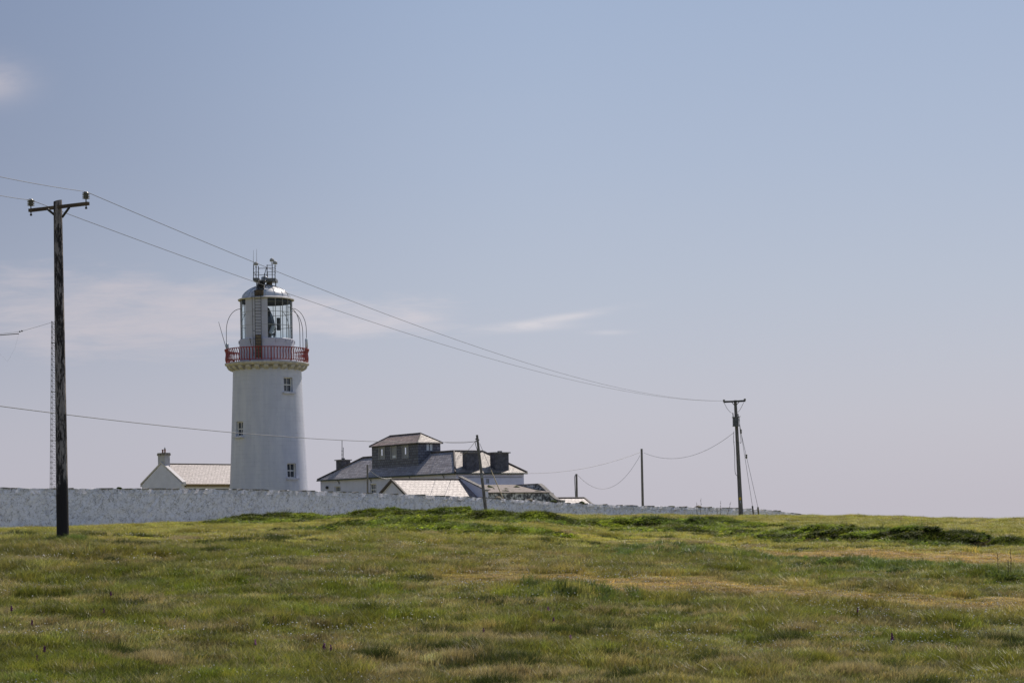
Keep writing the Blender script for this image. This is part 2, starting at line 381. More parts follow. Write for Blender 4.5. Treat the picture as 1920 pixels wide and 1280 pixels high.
# banks and hummocks: (photo x of the middle, depth, half length across, half width in depth, height)
BUMPS = [(520, 103, 2.6, 2.2, .20), (470, 99, 1.7, 1.7, .12), (740, 113, 2.4, 2.5, .22), (700, 106, 2.0, 1.6, .12), (820, 104, 3.0, 2.2, .20), (930, 96, 3.0, 2.0, .22), (1010, 92, 1.8, 1.8, .16),
         (760, 66, 2.4, 2.2, .16), (880, 64, 2.0, 1.8, .10), (650, 60, 1.0, 1.2, .1), (1230, 92, 3.2, 2.0, .22), (1340, 98, 2.2, 2.0, .16), (1190, 100, 2.0, 2.0, .10), (1300, 84, 2.0, 1.6, .10),
         (1480, 78, 1.6, 1.4, .16), (1545, 76, 1.9, 1.4, .22), (1610, 74, 1.9, 1.5, .24), (1700, 72.5, 2.1, 1.5, .27), (1780, 71.5, 2.1, 1.5, .27), (1850, 71, 1.6, 1.4, .22),
         (1640, 45, 2.0, 1.8, .17), (1790, 43, 2.4, 1.6, .12), (1880, 40, 1.6, 1.3, .14), (1440, 46, 1.8, 1.6, .10), (1300, 50, 2.5, 2.0, .12),
         (1080, 30.5, 1.1, .8, .14), (985, 30, .5, .5, .10), (845, 29.5, .35, .3, .09), (1130, 27, .5, .4, .06), (670, 27, .7, .4, .06), (380, 19.5, .5, .35, .07), (150, 29, .6, .4, .07), (1700, 24.5, .8, .5, .07), (300, 34, .6, .5, .08), (370, 34, .6, .5, .08), (1090, 22, .6, .4, .05)]
BUMPS = [((c-HX)/F*d, d, a, b, h) for c, d, a, b, h in BUMPS]
def height(X, Y):
    X = np.asarray(X, float); Y = np.asarray(Y, float)
    Yc = np.clip(Y, .5, 899); r = np.clip(X/np.maximum(Yc, 3), CX[0], CX[-1])
    ci = np.clip(np.searchsorted(CX, r)-1, 0, len(CX)-2); f = (r-CX[ci])/(CX[ci+1]-CX[ci]); f = f*f*(3-2*f)
    di = np.floor(Yc).astype(int); di = np.clip(di, 0, len(dfine)-2); g = Yc-di
    a = TAB[ci, di]*(1-g)+TAB[ci, di+1]*g; b = TAB[ci+1, di]*(1-g)+TAB[ci+1, di+1]*g
    z = a*(1-f)+b*f
    far = np.hypot(X, Y); rr = np.clip((far-300)/300, 0, 1); z = np.minimum(z, -rr*rr*(3-2*rr)*92)
    z = z+(fbm(X/7, Y/9, 3, 3)-.5)*.20*np.clip(Y/30, .4, 1)+(fbm(X/1.5, Y/1.6, 11, 3)-.5)*.20+(fbm(X/.5, Y/.5, 23, 2)-.5)*.15
    zb = np.zeros_like(z)
    for bx, by, sa, sb, h in BUMPS:
        dy = (Y-by)/sb*1.15; e = ((X-bx)/sa)**2+np.where(dy < 0, dy*2.0, dy)**2
        zb = np.maximum(zb, np.where(e < 9, h*(1.9 if by > 60 else 1.3)*np.exp(-e)*(.3+1.4*fbm(X/.9, Y/.9, 31, 2)), 0))
    return z+zb+EYE
def gz(x, y): return float(height(np.array([x]), np.array([y]))[0])
def hit(px, py, dmax=170):
    """where the sight line through a photo pixel meets the ground"""
    d = np.arange(14, dmax, .1); o = at(px, py, 1.0); X = o.x*d; Z = EYE+(o.z-EYE)*d; k = np.nonzero(Z <= height(X, d))[0]
    i = k[0] if len(k) else len(d)-1
    return Vector((X[i], d[i], gz(X[i], d[i])))

# colour of the sward: mixed turf, straw, worn tracks, lush banks
def sward(X, Y):
    n1 = fbm(X/5.5, Y/8, 41, 4); n2 = fbm(X/1.3, Y/1.7, 53, 3); n3 = fbm(X/.35, Y/.4, 61, 2)
    px = X/np.maximum(Y, 3)*F+HX
    sm = lambda v, a, b: (lambda q: q*q*(3-2*q))(np.clip((v-a)/(b-a), 0, 1))
    straw = sm(n1*.40+n2*.60, .46, .64)
    lush = np.zeros_like(X)
    for bx, by, sa, sb, h in BUMPS:
        e = ((X-bx)/(sa*1.15))**2+((Y-by)/(sb*1.1))**2; lush = np.maximum(lush, np.clip(np.exp(-e*1.3)*2.2*(n2-.12), 0, 1)*(1.0 if by > 60 else .45))
    p1 = 58.5-.001*(px-1200)+(n1-.5)*3+(n2-.5)*1.4
    w1 = 5.2*sm(px, 1130, 1550)+.2
    track = np.exp(-((Y-p1)/np.maximum(w1, .3))**4)*sm(px, 1080, 1400)
    p2 = 34.5-1.8*sm(px, 1300, 1900)+(n1-.5)*3+(n2-.5)*1.2
    track = np.maximum(track, .75*np.exp(-((Y-p2)/2.6)**2)*sm(px, 720, 900))
    track = np.maximum(track, .9*np.exp(-((Y-49)/1.6)**2)*sm(px, 150, 210)*(1-sm(px, 300, 380)))
    short = np.exp(-((Y-66)/9)**2)*sm(px, 900, 1150)*(1-sm(px, 1300, 1600))
    short = np.maximum(short, .8*np.exp(-((Y-52)/5)**2)*(1-sm(px, 500, 700)))
    wall_band_glow = np.maximum(sm(Y, 62, 85)*(1-sm(px, 560, 760)), sm(Y, 40, 70)*.85)  # band by the wall, plus backlit glow of far grass as colour
    return dict(X=X, Y=Y, n1=n1, n2=n2, n3=n3, straw=straw, lush=lush, track=np.clip(track, 0, 1), short=np.clip(short, 0, 1), bright=np.clip(wall_band_glow, 0, 1), px=px)
GREEN = np.array((.150, .172, .036)); OLIVE = np.array((.182, .176, .056)); STRAW = np.array((.36, .29, .195)); BROWN = np.array((.47, .33, .19)); LUSH = np.array((.170, .225, .030)); BRIGHT = np.array((.40, .365, .115)); COOL = np.array((.130, .165, .080))
def tint(s):
    def lerp(a, b, f): return a+(b-a)*f[:, None]
    N = len(s['n1']); c = np.tile(OLIVE, (N, 1)); c = lerp(c, GREEN[None, :], np.clip((.62-s['n1'])*3.2, 0, 1))
    c = lerp(c, STRAW[None, :], np.clip(s['straw']*.16+np.clip((s['n3']*.65+s['n2']*.35-.50)*5, 0, .62), 0, .75)); c = lerp(c, COOL[None, :], np.clip((s['n2']-.55)*3, 0, .7)*(1-s['straw']))
    c = lerp(c, BRIGHT[None, :], np.clip((s['bright']*.75+s['short']*.6)*(.5+s['n2']), 0, 1)); c = lerp(c, LUSH[None, :], np.clip(s['lush']*.9, 0, .9)); c = lerp(c, BROWN[None, :], s['track']*.85)
    X, Y = s['X'], s['Y']; earth = np.clip((fbm(X/1.1, Y/.8, 411, 3)-.61)*9, 0, 1)*np.clip(s['lush']*2, 0, 1)*(Y > 60); c = lerp(c, np.array((.07, .055, .040))[None, :], earth)
    return c

g_t, g_p = mat('turf', .95, .1)
att = g_t.new('ShaderNodeAttribute', attribute_name='sward').outputs['Color']; pos = g_t.new('ShaderNodeNewGeometry').outputs['Position']
gn = g_t.noise(pos, 9, 6, .75); gn2 = g_t.noise(pos, 38, 4, .7)
gc = g_t.mix(g_t.smooth(gn, .35, .7), g_t.mix(.35, att, (.06, .055, .025)), att); gc = g_t.mix(g_t.smooth(gn2, .55, .75, 0, .4), gc, (.20, .17, .09))
g_t.put(gc, g_p.inputs['Base Color']); g_t.put(g_t.bump(g_t.m('ADD', gn, gn2), .8, .06), g_p.inputs['Normal'])

def make_ground():
    fa = np.linspace(-R(24), R(24), 420); ca1 = np.linspace(R(24), R(336), 80)[1:-1]; ang = np.concatenate([fa, ca1])
    rad = np.concatenate([[1, 3, 6, 9, 11.5], np.geomspace(13, 230, 560), np.geomspace(234, 760, 50)])
    A, Rr = np.meshgrid(ang, rad); X = (np.sin(A)*Rr).ravel(); Y = (np.cos(A)*Rr).ravel(); Z = height(X, Y)
    na, nr = len(ang), len(rad); V = np.stack([X, Y, Z], 1)
    i, j = np.meshgrid(np.arange(nr-1), np.arange(na), indexing='ij'); j2 = (j+1) % na
    q = np.stack([i*na+j, i*na+j2, (i+1)*na+j2, (i+1)*na+j], -1).reshape(-1, 4)[:, ::-1]
    V = np.vstack([V, [[0, 0, gz(0, 0)]]]); c = len(V)-1
    me = bpy.data.meshes.new('ground'); faces = q.tolist()+[(c, (k+1) % na, k) for k in range(na)]
    me.from_pydata(V.tolist(), [], faces); me.polygons.foreach_set('use_smooth', [True]*len(me.polygons))
    col = np.ones((len(V), 4)); col[:, :3] = tint(sward(V[:, 0], V[:, 1]))
    a = me.attributes.new('sward', 'FLOAT_COLOR', 'POINT'); a.data.foreach_set('color', col.ravel())
    me.materials.append(MAT['turf']); o = bpy.data.objects.new('ground', me); COL.objects.link(o); o['kind'] = 'structure'
make_ground()
sea = MB().lathe([(500, 0), (16000, 0)], (0, 0, EYE-90), 96).build('sea', MAT['sea']); sea['kind'] = 'structure'

# ------------------------------------------------------------------ grass (geometry nodes on scattered points)
def grass_mat(name, transl=.5, rough=.42):
    t, p = mat(name, rough, .25)
    a = t.new('ShaderNodeAttribute', attribute_name='tint', attribute_type='INSTANCER').outputs['Color']
    b = t.new('ShaderNodeAttribute', attribute_name='bl').outputs['Fac']     # random value of each blade
    c = t.mix(t.smooth(b, .0, .6, .8, 0), a, t.vm('MULTIPLY', a, (.42, .50, .42)))
    c = t.mix(t.smooth(b, .72, 1, 0, .55), c, t.vm('ADD', t.vm('MULTIPLY', a, (1.25, 1.15, .7)), (.07, .06, .015)))
    t.put(c, p.inputs['Base Color']); tr = t.new('ShaderNodeBsdfTranslucent'); t.put(t.vm('MULTIPLY', c, (1.25, 1.3, .8)), tr.inputs[0])
    mx = t.new('ShaderNodeMixShader'); mx.inputs[0].default_value = transl
    t.l.new(p.outputs[0], mx.inputs[1]); t.l.new(tr.outputs[0], mx.inputs[2]); t.l.new(mx.outputs[0], t.n['Material Output'].inputs[0])
grass_mat('grass_blades'); grass_mat('leaf_blades', .5, .8)
rng = np.random.default_rng(5)
def clump(kind, n, rad, h0, h1, wd, lean, leafy=False):
    V = []; Fc = []; bl = []
    for i in range(n):
        a = rng.uniform(0, 2*math.pi); r = rad*math.sqrt(rng.uniform()); x, y = r*math.cos(a), r*math.sin(a)
        h = rng.uniform(h0, h1)*(1-.35*(r/rad)**2); d = rng.uniform(0, 2*math.pi); L = h*rng.uniform(.2, lean)
        dx, dy = math.cos(d)*L+h*.30, math.sin(d)*L+h*.12
        fa = rng.uniform(0, math.pi); wx, wy = math.cos(fa)*wd/2, math.sin(fa)*wd/2; k = rng.uniform(); b = len(V)
        if leafy:
            z = h*rng.uniform(.2, 1); V += [(x-wx, y-wy, z), (x+wx, y+wy, z), (x+wx*1.2+dx*.5, y+wy*1.2+dy*.5, z+wd*.8), (x-wx*1.2+dx*.5, y-wy*1.2+dy*.5, z+wd*.5)]
            Fc += [(b, b+1, b+2, b+3)]; bl += [k]*4
        else:
            V += [(x-wx, y-wy, -.03), (x+wx, y+wy, -.03), (x+wx*.8+dx*.35, y+wy*.8+dy*.35, h*.62), (x-wx*.8+dx*.35, y-wy*.8+dy*.35, h*.62), (x+dx, y+dy, h)]
            Fc += [(b, b+1, b+2, b+3), (b+3, b+2, b+4)]; bl += [k]*5
    me = bpy.data.meshes.new(kind); me.from_pydata(V, [], Fc); me.materials.append(MAT['leaf_blades' if leafy else 'grass_blades'])
    at_ = me.attributes.new('bl', 'FLOAT', 'POINT'); at_.data.foreach_set('value', bl)
    return bpy.data.objects.new(kind, me)
protos = bpy.data.collections.new('grass_clumps')
PL = [clump('clump_a', 70, .14, .03, .08, .005, 1.2), clump('clump_b', 70, .15, .04, .11, .0045, 1.1), clump('clump_c', 80, .13, .09, .20, .005, 1.1),
      clump('clump_d', 60, .15, .02, .05, .006, 1.1), clump('clump_e', 70, .16, .06, .20, .045, .8, True), clump('clump_f', 60, .11, .16, .32, .007, .7)]
def specks():  # pale flecks modelled in place of light glinting on blades
    V = []; Fc = []
    for i in range(7):
        x, y = rng.normal(0, .12, 2); z = rng.uniform(.05, .12); s_ = rng.uniform(.004, .008); b = len(V)
        V += [(x-s_, y, z), (x, y-s_, z+s_*.5), (x+s_, y, z), (x, y+s_, z+s_*.7), (x, y, z+s_*1.6)]; Fc += [(b, b+1, b+4), (b+1, b+2, b+4), (b+2, b+3, b+4), (b+3, b, b+4)]
    me = bpy.data.meshes.new('clump_g'); me.from_pydata(V, [], Fc); me.materials.append(MAT['glint_white']); return bpy.data.objects.new('clump_g', me)
simple('glint_white', (.72, .70, .64), .6, .4, var=.05); PL.append(specks())
for o in PL: protos.objects.link(o)

def scatter(name, label, X, Y, idx, scl, col):
    n = len(X); Z = height(X, Y); me = bpy.data.meshes.new(name); me.vertices.add(n); me.vertices.foreach_set('co', np.stack([X, Y, Z], 1).ravel())
    def attr(nm, ty, dat, key): a = me.attributes.new(nm, ty, 'POINT'); a.data.foreach_set(key, dat)
    attr('tint', 'FLOAT_COLOR', np.concatenate([col, np.ones((n, 1))], 1).ravel(), 'color')
    attr('which', 'INT', idx.astype(np.int32), 'value')
    rot = np.zeros((n, 3)); rot[:, 2] = rng.normal(0, 1.3, n); attr('turn', 'FLOAT_VECTOR', rot.ravel(), 'vector'); attr('size', 'FLOAT_VECTOR', scl.ravel(), 'vector')
    o = bpy.data.objects.new(name, me); COL.objects.link(o); tag(o, label, 'grass', None, 'stuff')
    ng = bpy.data.node_groups.new(name, 'GeometryNodeTree'); ng.interface.new_socket('Geometry', in_out='INPUT', socket_type='NodeSocketGeometry'); ng.interface.new_socket('Geometry', in_out='OUTPUT', socket_type='NodeSocketGeometry')
    N = ng.nodes; gi = N.new('NodeGroupInput'); go = N.new('NodeGroupOutput'); ip = N.new('GeometryNodeInstanceOnPoints'); ci = N.new('GeometryNodeCollectionInfo')
    ci.inputs['Collection'].default_value = protos; ci.inputs['Separate Children'].default_value = True; ci.inputs['Reset Children'].default_value = True
    def na(nm, ty): q = N.new('GeometryNodeInputNamedAttribute'); q.data_type = ty; q.inputs[0].default_value = nm; return q.outputs[0]
    L = ng.links; L.new(gi.outputs[0], ip.inputs['Points']); L.new(ci.outputs[0], ip.inputs['Instance']); ip.inputs['Pick Instance'].default_value = True
    L.new(na('which', 'INT'), ip.inputs['Instance Index']); L.new(na('turn', 'FLOAT_VECTOR'), ip.inputs['Rotation']); L.new(na('size', 'FLOAT_VECTOR'), ip.inputs['Scale'])
    L.new(ip.outputs[0], go.inputs[0]); o.modifiers.new('grass', 'NODES').node_group = ng
    return o

# wall line: photo x, top y, depth follow one straight run in plan
WA = Vector((-31.5, 118)); WB = Vector((27.75, 185)); WD = (WB-WA).normalized()
def wall_depth(px):
    r = (px-HX)/F; k = WD.y/WD.x; return (WA.y-k*WA.x)/(1-k*r)
def sample(n, d0, d1, p, u0=-.31, u1=.31):
    u = rng.uniform(u0, u1, n); q = rng.uniform(0, 1, n); e = 2-p; d = (d0**e+q*(d1**e-d0**e))**(1/e); return u*d, d
def front_of_wall(X, Y): return Y < (WA.y+(X-WA.x)*WD.y/WD.x)-.25
def do_grass():
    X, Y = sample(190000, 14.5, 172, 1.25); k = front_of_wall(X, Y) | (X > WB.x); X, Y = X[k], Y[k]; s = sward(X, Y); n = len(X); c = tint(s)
    c *= np.clip(.30+1.45*fbm(X/.42, Y/.5, 301, 3), .45, 1.5)[:, None]*rng.uniform(.6, 1.4, (n, 1)); c[:, 0] *= rng.uniform(.86, 1.16, n)  # noise darkens the tint, standing in for shaded hollows beneath tussocks
    idx = rng.choice([0, 1, 3], n, p=[.4, .35, .25]); tall = (s['n2'] < .40) & (rng.uniform(size=n) < .65) & (s['straw'] < .5); idx[tall] = 2
    flat = (s['track'] > .35) | (s['short'] > .5); idx[flat] = 3
    k = np.sqrt(Y/20); sc = np.stack([k, k, .75+.25*k], 1)*rng.uniform(.75, 1.3, (n, 1)); sc[:, 2] *= np.where(flat, .45, 1)*(.75+.5*s['n3'])
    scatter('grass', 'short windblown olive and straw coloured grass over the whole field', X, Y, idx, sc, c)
    # lush banks, leafy weeds
    BX = []; BY = []; BI = []; BS = []
    for bx, by, sa, sb, h in BUMPS:
        if by < 60 and h < .12: continue
        m = int((1100 if by > 60 else 150)*min(1.4, sa*sb/3)) if h > .09 else 60
        x = bx+rng.normal(0, .62, m)*sa; y = by+rng.normal(0, .55, m)*sb; BX.append(x); BY.append(y)
        leaf = rng.uniform(size=m) < (.6 if by > 60 else .08); BI.append(np.where(leaf, 4, np.where(rng.uniform(size=m) < .5, 5, 2)))
        k = math.sqrt(by/20); BS.append(np.stack([np.full(m, k*.85)]*2+[np.full(m, (.75+.2*k) if by > 60 else .68+.16*k)], 1)*rng.uniform(.7, 1.25, (m, 1)))
    for cx_, cy_, m in ((117.8, 45.0, 34), (1389.6, 158.0, 10)):                  # longer grass round the feet of the poles
        a = rng.uniform(0, 6.28, m); q = rng.uniform(.14, .5, m); BX.append((cx_-HX)/F*cy_+np.cos(a)*q); BY.append(cy_+np.sin(a)*q); BI.append(np.full(m, 2)); BS.append(np.full((m, 3), 1.25)*rng.uniform(.6, 1.2, (m, 1)))
    X = np.concatenate(BX); Y = np.concatenate(BY); I = np.concatenate(BI); Sc = np.concatenate(BS); k = front_of_wall(X, Y); X, Y, I, Sc = X[k], Y[k], I[k], Sc[k]
    ke = (fbm(X/1.1, Y/.8, 411, 3) < .64) | (Y < 60); X, Y, I, Sc = X[ke], Y[ke], I[ke], Sc[ke]; n = len(X); c = np.tile(LUSH, (n, 1)); f = np.clip(fbm(X/1.2, Y/1.2, 77, 3)*2.4-.7, 0, 1)[:, None]; c = c*(1-f)+np.array((.075, .135, .030))*f
    nr = (Y < 60)[:, None]*.6; c = c*(1-nr)+COOL*1.05*nr; nb = np.clip((sward(X, Y)['bright']-.2), 0, .8)[:, None]*.22; c = c*(1-nb)+BRIGHT*nb
    g3 = fbm(X/.55, Y/.8, 131, 2); c *= np.where(Y > 60, np.clip((g3-.25)*3.0, .36, 1.7), np.clip(.55+.9*g3, .6, 1.4))[:, None]*rng.uniform(.75, 1.25, (n, 1)); scatter('tufted_grass', 'lush dark green tufts and weeds on the low banks', X, Y, I, Sc, c)  # dark clusters paint the shadowed crevices of the far banks
    X, Y = sample(3200, 15, 120, 1.5); k = (fbm(X/2.5, Y/3, 201, 3) > .47) & front_of_wall(X, Y); X, Y = X[k], Y[k]; n = len(X); k = np.sqrt(Y/20)
    scatter('glint_specks', 'tiny white specks standing in for glints sprinkled over the grass', X, Y, np.full(n, 6), np.stack([k*1.2, k*1.2, np.ones(n)], 1)*rng.uniform(.8, 1.3, (n, 1)), np.full((n, 3), .7))  # white flecks added as painted sparkle
    # tussocks: pale dead ones and dark ones, each a small knot of tall blades
    TX = []; TY = []; TC = []; TS = []
    for x, y in zip(*sample(420, 15.5, 80, 1.2)):
        m = int(rng.integers(14, 44)); a = rng.uniform(.10, .34)*math.sqrt(y/22); pale = rng.uniform() < .55
        TX.append(x+rng.normal(0, a, m)); TY.append(y+rng.normal(0, a*.5, m)); base = np.array((.40, .32, .225)) if pale else np.array((.055, .070, .028))
        TC.append(base*rng.uniform(.6, 1.25, (m, 1))); k = math.sqrt(y/20); TS.append(np.stack([np.full(m, k*.7)]*2+[np.full(m, .95 if pale else 1.15)], 1)*rng.uniform(.6, 1.2, (m, 1)))
    X, Y = np.concatenate(TX), np.concatenate(TY); s = sward(X, Y); k = s['track'] < .3
    scatter('tussock_grass', 'small pale and dark tussocks dotted over the near field', X[k], Y[k], rng.choice([1, 2], k.sum()), np.concatenate(TS)[k], np.concatenate(TC)[k])
    # dead tufts
    X, Y = sample(11000, 15, 130, 1.3); s = sward(X, Y); k = (fbm(X/.8, Y/.9, 91, 3) > .56) & (s['track'] < .4) & front_of_wall(X, Y); X, Y = X[k], Y[k]; n = len(X)
    k = np.sqrt(Y/20); sc = np.stack([k, k, .6+.3*k], 1)*rng.uniform(.6, 1.2, (n, 1)); c = np.array((.33, .27, .20))*rng.uniform(.6, 1.25, (n, 1))
    scatter('dead_grass', 'pale dry grass tufts scattered between the green', X, Y, rng.choice([0, 3], n), sc, c)
do_grass()

# ------------------------------------------------------------------ boundary wall
def make_wall():
    pts = [(-420, 914), (0, 915), (430, 917), (640, 922), (908, 933), (1050, 942), (1200, 948.5), (1385, 952.5), (1440, 955.5), (1500, 964), (1560, 974)]
    xs = [p[0] for p in pts]; zt = [at(p[0], p[1], wall_depth(p[0])) for p in pts]
    tt = [(Vector((q.x, q.y))-WA).dot(WD) for q in zt]
    t_ = np.arange(tt[0], tt[-1], .28); zz = np.interp(t_, tt, [q.z for q in zt]); rs = np.random.default_rng(2)
    k = np.ones(15)/15; zz = np.convolve(np.pad(zz, 7, mode='edge'), k, 'valid'); jag = rs.normal(0, .022, len(t_)); nrm = Vector((WD.y, -WD.x)); rows = 10
    V = []; hf = []; Fc = []; C = len(t_)
    for side in (0, 1):
        for i, t in enumerate(t_):
            top = zz[i]+jag[i]; bot = min(gz(*(WA+WD*t)), top)-.7
            for r in range(rows+1):
                f = r/rows; z = bot+(top-bot)*f; off = (.30 if side == 0 else -.30)*(1-.12*f)+(rs.normal(0, .014) if side == 0 else 0)
                if r == rows: off *= .82
                p = WA+WD*t+nrm*off; V.append((p.x, p.y, z)); hf.append(1-min(1, max(0, (top-z)/2.4)))
    n1 = rows+1
    for i in range(C-1):
        for r in range(rows):
            a = i*n1+r; b = (i+1)*n1+r; Fc.append((a, b, b+1, a+1)); a += C*n1; b += C*n1; Fc.append((b, a, a+1, b+1))
        a = i*n1+rows; b = (i+1)*n1+rows; Fc.append((a, b, b+C*n1, a+C*n1))
    Fc.append(tuple(range(0, n1))+tuple(range(C*n1+rows, C*n1-1, -1))); e = (C-1)*n1; Fc.append(tuple(range(e+rows, e-1, -1))+tuple(range(C*n1+e, C*n1+e+n1)))
    o3 = Vector((WA.x, WA.y, gz(WA.x, WA.y)))
    root = thing('boundary_wall', 'long whitewashed rubble stone wall running across the field', 'wall', o3)
    me = bpy.data.meshes.new('stonework'); me.from_pydata([tuple(Vector(v)-o3) for v in V], [], Fc); me.materials.append(MAT['rubble_wall'])
    a = me.attributes.new('hf', 'FLOAT', 'POINT'); a.data.foreach_set('value', hf)
    o = bpy.data.objects.new('stonework', me); COL.objects.link(o); o.parent = root; fix_normals(o)
    # loose coping stones along the top
    mb = MB(); ax = (Vector((WD.x, WD.y, 0)), Vector((nrm.x, nrm.y, 0)), Vector((0, 0, 1)))
    i = 3
    while i < C-6:
        L = rs.uniform(.25, .65); t = t_[i]; p = WA+WD*t
        if rs.uniform() < .5: 
            h = rs.uniform(.0, .05); tilt = rs.normal(0, .05); a2 = (ax[0]+Vector((0, 0, tilt)), ax[1], ax[2])
            mb.box((p.x, p.y, zz[i]+h*.3), (L, .50+rs.uniform(-.05, .02), h+.05), a2)
        i += max(1, int(L/.28)+1)
    mb.build('coping_stone', MAT['lichen_stone'] if False else MAT['cap_stone'], root)
    return t_, zz
WT, WZ = make_wall()
def wall_top(px, dz=0.0):
    d = wall_depth(px); p = at(px, 900, d); t = (Vector((p.x, p.y))-WA).dot(WD); return Vector((p.x, p.y, float(np.interp(t, WT, WZ))+dz))
def lump(name, px, w_, h_, m_, label, cat):
    c = wall_top(px, .02); mb = MB(); rs = random.Random(int(px)); vs = []; n = 12
    prof = [(1, -.3), (1.02, 0), (.85, .55), (.5, .9), (.02, 1)]
    for r, z in prof:
        for i in range(n):
            a = 2*math.pi*i/n; k = 1+rs.uniform(-.2, .2); q = Vector((WD.x, WD.y, 0))*math.cos(a)*w_*r*k+Vector((WD.y, -WD.x, 0))*math.sin(a)*.28*r*k; vs.append(c+q+Vector((0, 0, z*h_*(1+rs.uniform(-.15, .15)))))
    mb.add(vs, [(j*n+i, j*n+(i+1) % n, (j+1)*n+(i+1) % n, (j+1)*n+i) for j in range(4) for i in range(n)], True)
    tag(mb.build(name, MAT[m_], None, c), label, cat, 'clumps on top of the boundary wall')
lump('stone_clump', 933, .32, .17, 'lichen_stone', 'tan stone clump on the wall just right of the leaning pole', 'stones')
lump('stone_clump', 992, .26, .13, 'lichen_stone', 'tan stone clump on the wall below the flat roofed shed', 'stones')
lump('turf_clump', 1037, .30, .16, 'moss', 'brown turf clump on the wall at the foot of the curved parapet', 'turf')
lump('turf_clump', 1090, .22, .18, 'moss', 'dark round turf clump on the wall before the smallest roof', 'turf')
lump('turf_clump', 1258, .35, .07, 'moss', 'flat turf clump on the wall right of the middle pole', 'turf')
lump('stone_clump', 1308, .30, .16, 'lichen_stone', 'tan clump on the wall beside the thin dry stalks', 'stones')
lump('turf_clump', 223, .12, .10, 'moss', 'small green plant growing near the wall top right of the big pole', 'plant')

# ------------------------------------------------------------------ lighthouse
LD = 195.0
LC = at(504.6, 918, LD); LC.z = gz(LC.x, LD)-.3
def LP(x, y, dd=0.0):          # a point of the lighthouse plane, dd metres behind (+) or before (-) the axis
    q = at(x, y, LD); return Vector((q.x, LD+dd, q.z))
def lz(y): return at(500, y, LD).z
def lx(x, y): return at(x, y, LD).x-LC.x
LH = thing('lighthouse', 'tall white round lighthouse with red gallery railing and glass lantern', 'lighthouse', LC)
C0 = Vector((LC.x, LC.y, 0))
zt_, zb_ = lz(693), lz(918)
prof = [(.001, LC.z)]
for i in range(13):
    f = i/12; z = LC.z+(zt_-LC.z)*f; g = (z-zb_)/(zt_-zb_); prof.append((3.96-.51*g+.10*g*(g-1)+max(0, -g)*.25, z))
prof += [(3.45, zt_), (.001, zt_)]
tower = MB().lathe(prof, C0, 200, smooth=False).build('tower', MAT['tower_paint'], LH)
def frame_at(az, z, r):        # radial frame: out, right, up
    out = Vector((math.sin(az), -math.cos(az), 0)); rt = Vector((math.cos(az), math.sin(az), 0)); return C0+out*r+Vector((0, 0, z)), out, rt
UP = Vector((0, 0, 1))
TW = [(547, 724, 65.5), (454.6, 806, 69), (554, 883, 72)]
cutter = MB(); winfo = []
for x, y, rp in TW:
    z = at(x, y, LD).z; sx = lx(x, y); r = rp/18.46; az = math.asin(sx/r); c, out, rt = frame_at(az, z, r); cutter.box(c, (1.10, 1.0, 1.46), (rt, out, UP)); winfo.append((c, out, rt))
cut(tower, cutter, LC)
def sash(parent, c, rt, out, wd, ht, m_frame='window_white', bars=(1, 1), fr=.06):
    """frame > pane: outer frame, meeting rail and glazing bars with one dark pane behind"""
    f = MB(); 
    for s_ in (-1, 1): f.box(c+rt*s_*(wd/2-fr/2), (fr, .08, ht), (rt, out, UP))
    for s_ in (-1, 1): f.box(c+UP*s_*(ht/2-fr/2), (wd-2*fr, .08, fr), (rt, out, UP))
    f.box(c+out*.01, (wd-2*fr, .07, fr*1.1), (rt, out, UP))
    for k in range(bars[0]): f.box(c+rt*(-wd/2+wd*(k+1)/(bars[0]+1)), (fr*.5, .05, ht-2*fr), (rt, out, UP))
    for k in range(bars[1]):
        for s_ in (-1, 1): 
            if bars[1] > 1 or True: f.box(c+UP*s_*ht/4, (wd-2*fr, .044, fr*.4), (rt, out, UP)) if bars[1] > 1 else None
    w_ = f.build('window', MAT[m_frame], parent)
    MB().box(c-out*.045, (wd-.02, .03, ht-.02), (rt, out, UP)).build('pane', MAT['window_dark'], w_)
    return w_
for c, out, rt in winfo:
    wn = sash(LH, c-out*.36+rt*0, rt, out, 1.08, 1.44, bars=(1, 1), fr=.075)
    MB().box(c+out*.02-UP*.83, (1.50, .36, .17), (rt, out, UP)).build('window_sill', MAT['white'], wn)
# gallery: cornice, deck, corbels
zc0, zdeck = lz(689), lz(681.5)
MB().lathe([(3.42, zt_-.05), (3.55, zt_+.02), (3.55, zc0+.1), (3.50, zc0+.1)], C0, 96).build('neck_band', MAT['cream_stone'], LH)
MB().lathe([(3.3, lz(688)), (4.02, lz(688)), (4.10, lz(686.5)), (4.24, lz(685)), (4.27, lz(682)), (4.16, zdeck), (.5, zdeck)], C0, 128).build('gallery_cornice', MAT['cream_stone'], LH)
cm = None
for i in range(26):
    az = 2*math.pi*(i+.42)/26; out = Vector((math.sin(az), -math.cos(az), 0)); rt = Vector((math.cos(az), math.sin(az), 0))
    if cm is None:
        prf = [(3.40, lz(696)), (3.58, lz(696)), (3.72, lz(695)), (3.94, lz(692.5)), (4.06, lz(689)), (4.06, lz(687.9)), (3.40, lz(687.9))]
        az0 = az; cm = MB().prism([C0+out*r+UP*z-rt*.22 for r, z in prf], rt*.44).build('corbel', MAT['cream_stone'], LH); co_ = cm
    else: co_ = cm.copy(); COL.objects.link(co_); co_.parent = LH; co_.rotation_euler = (0, 0, az-az0)
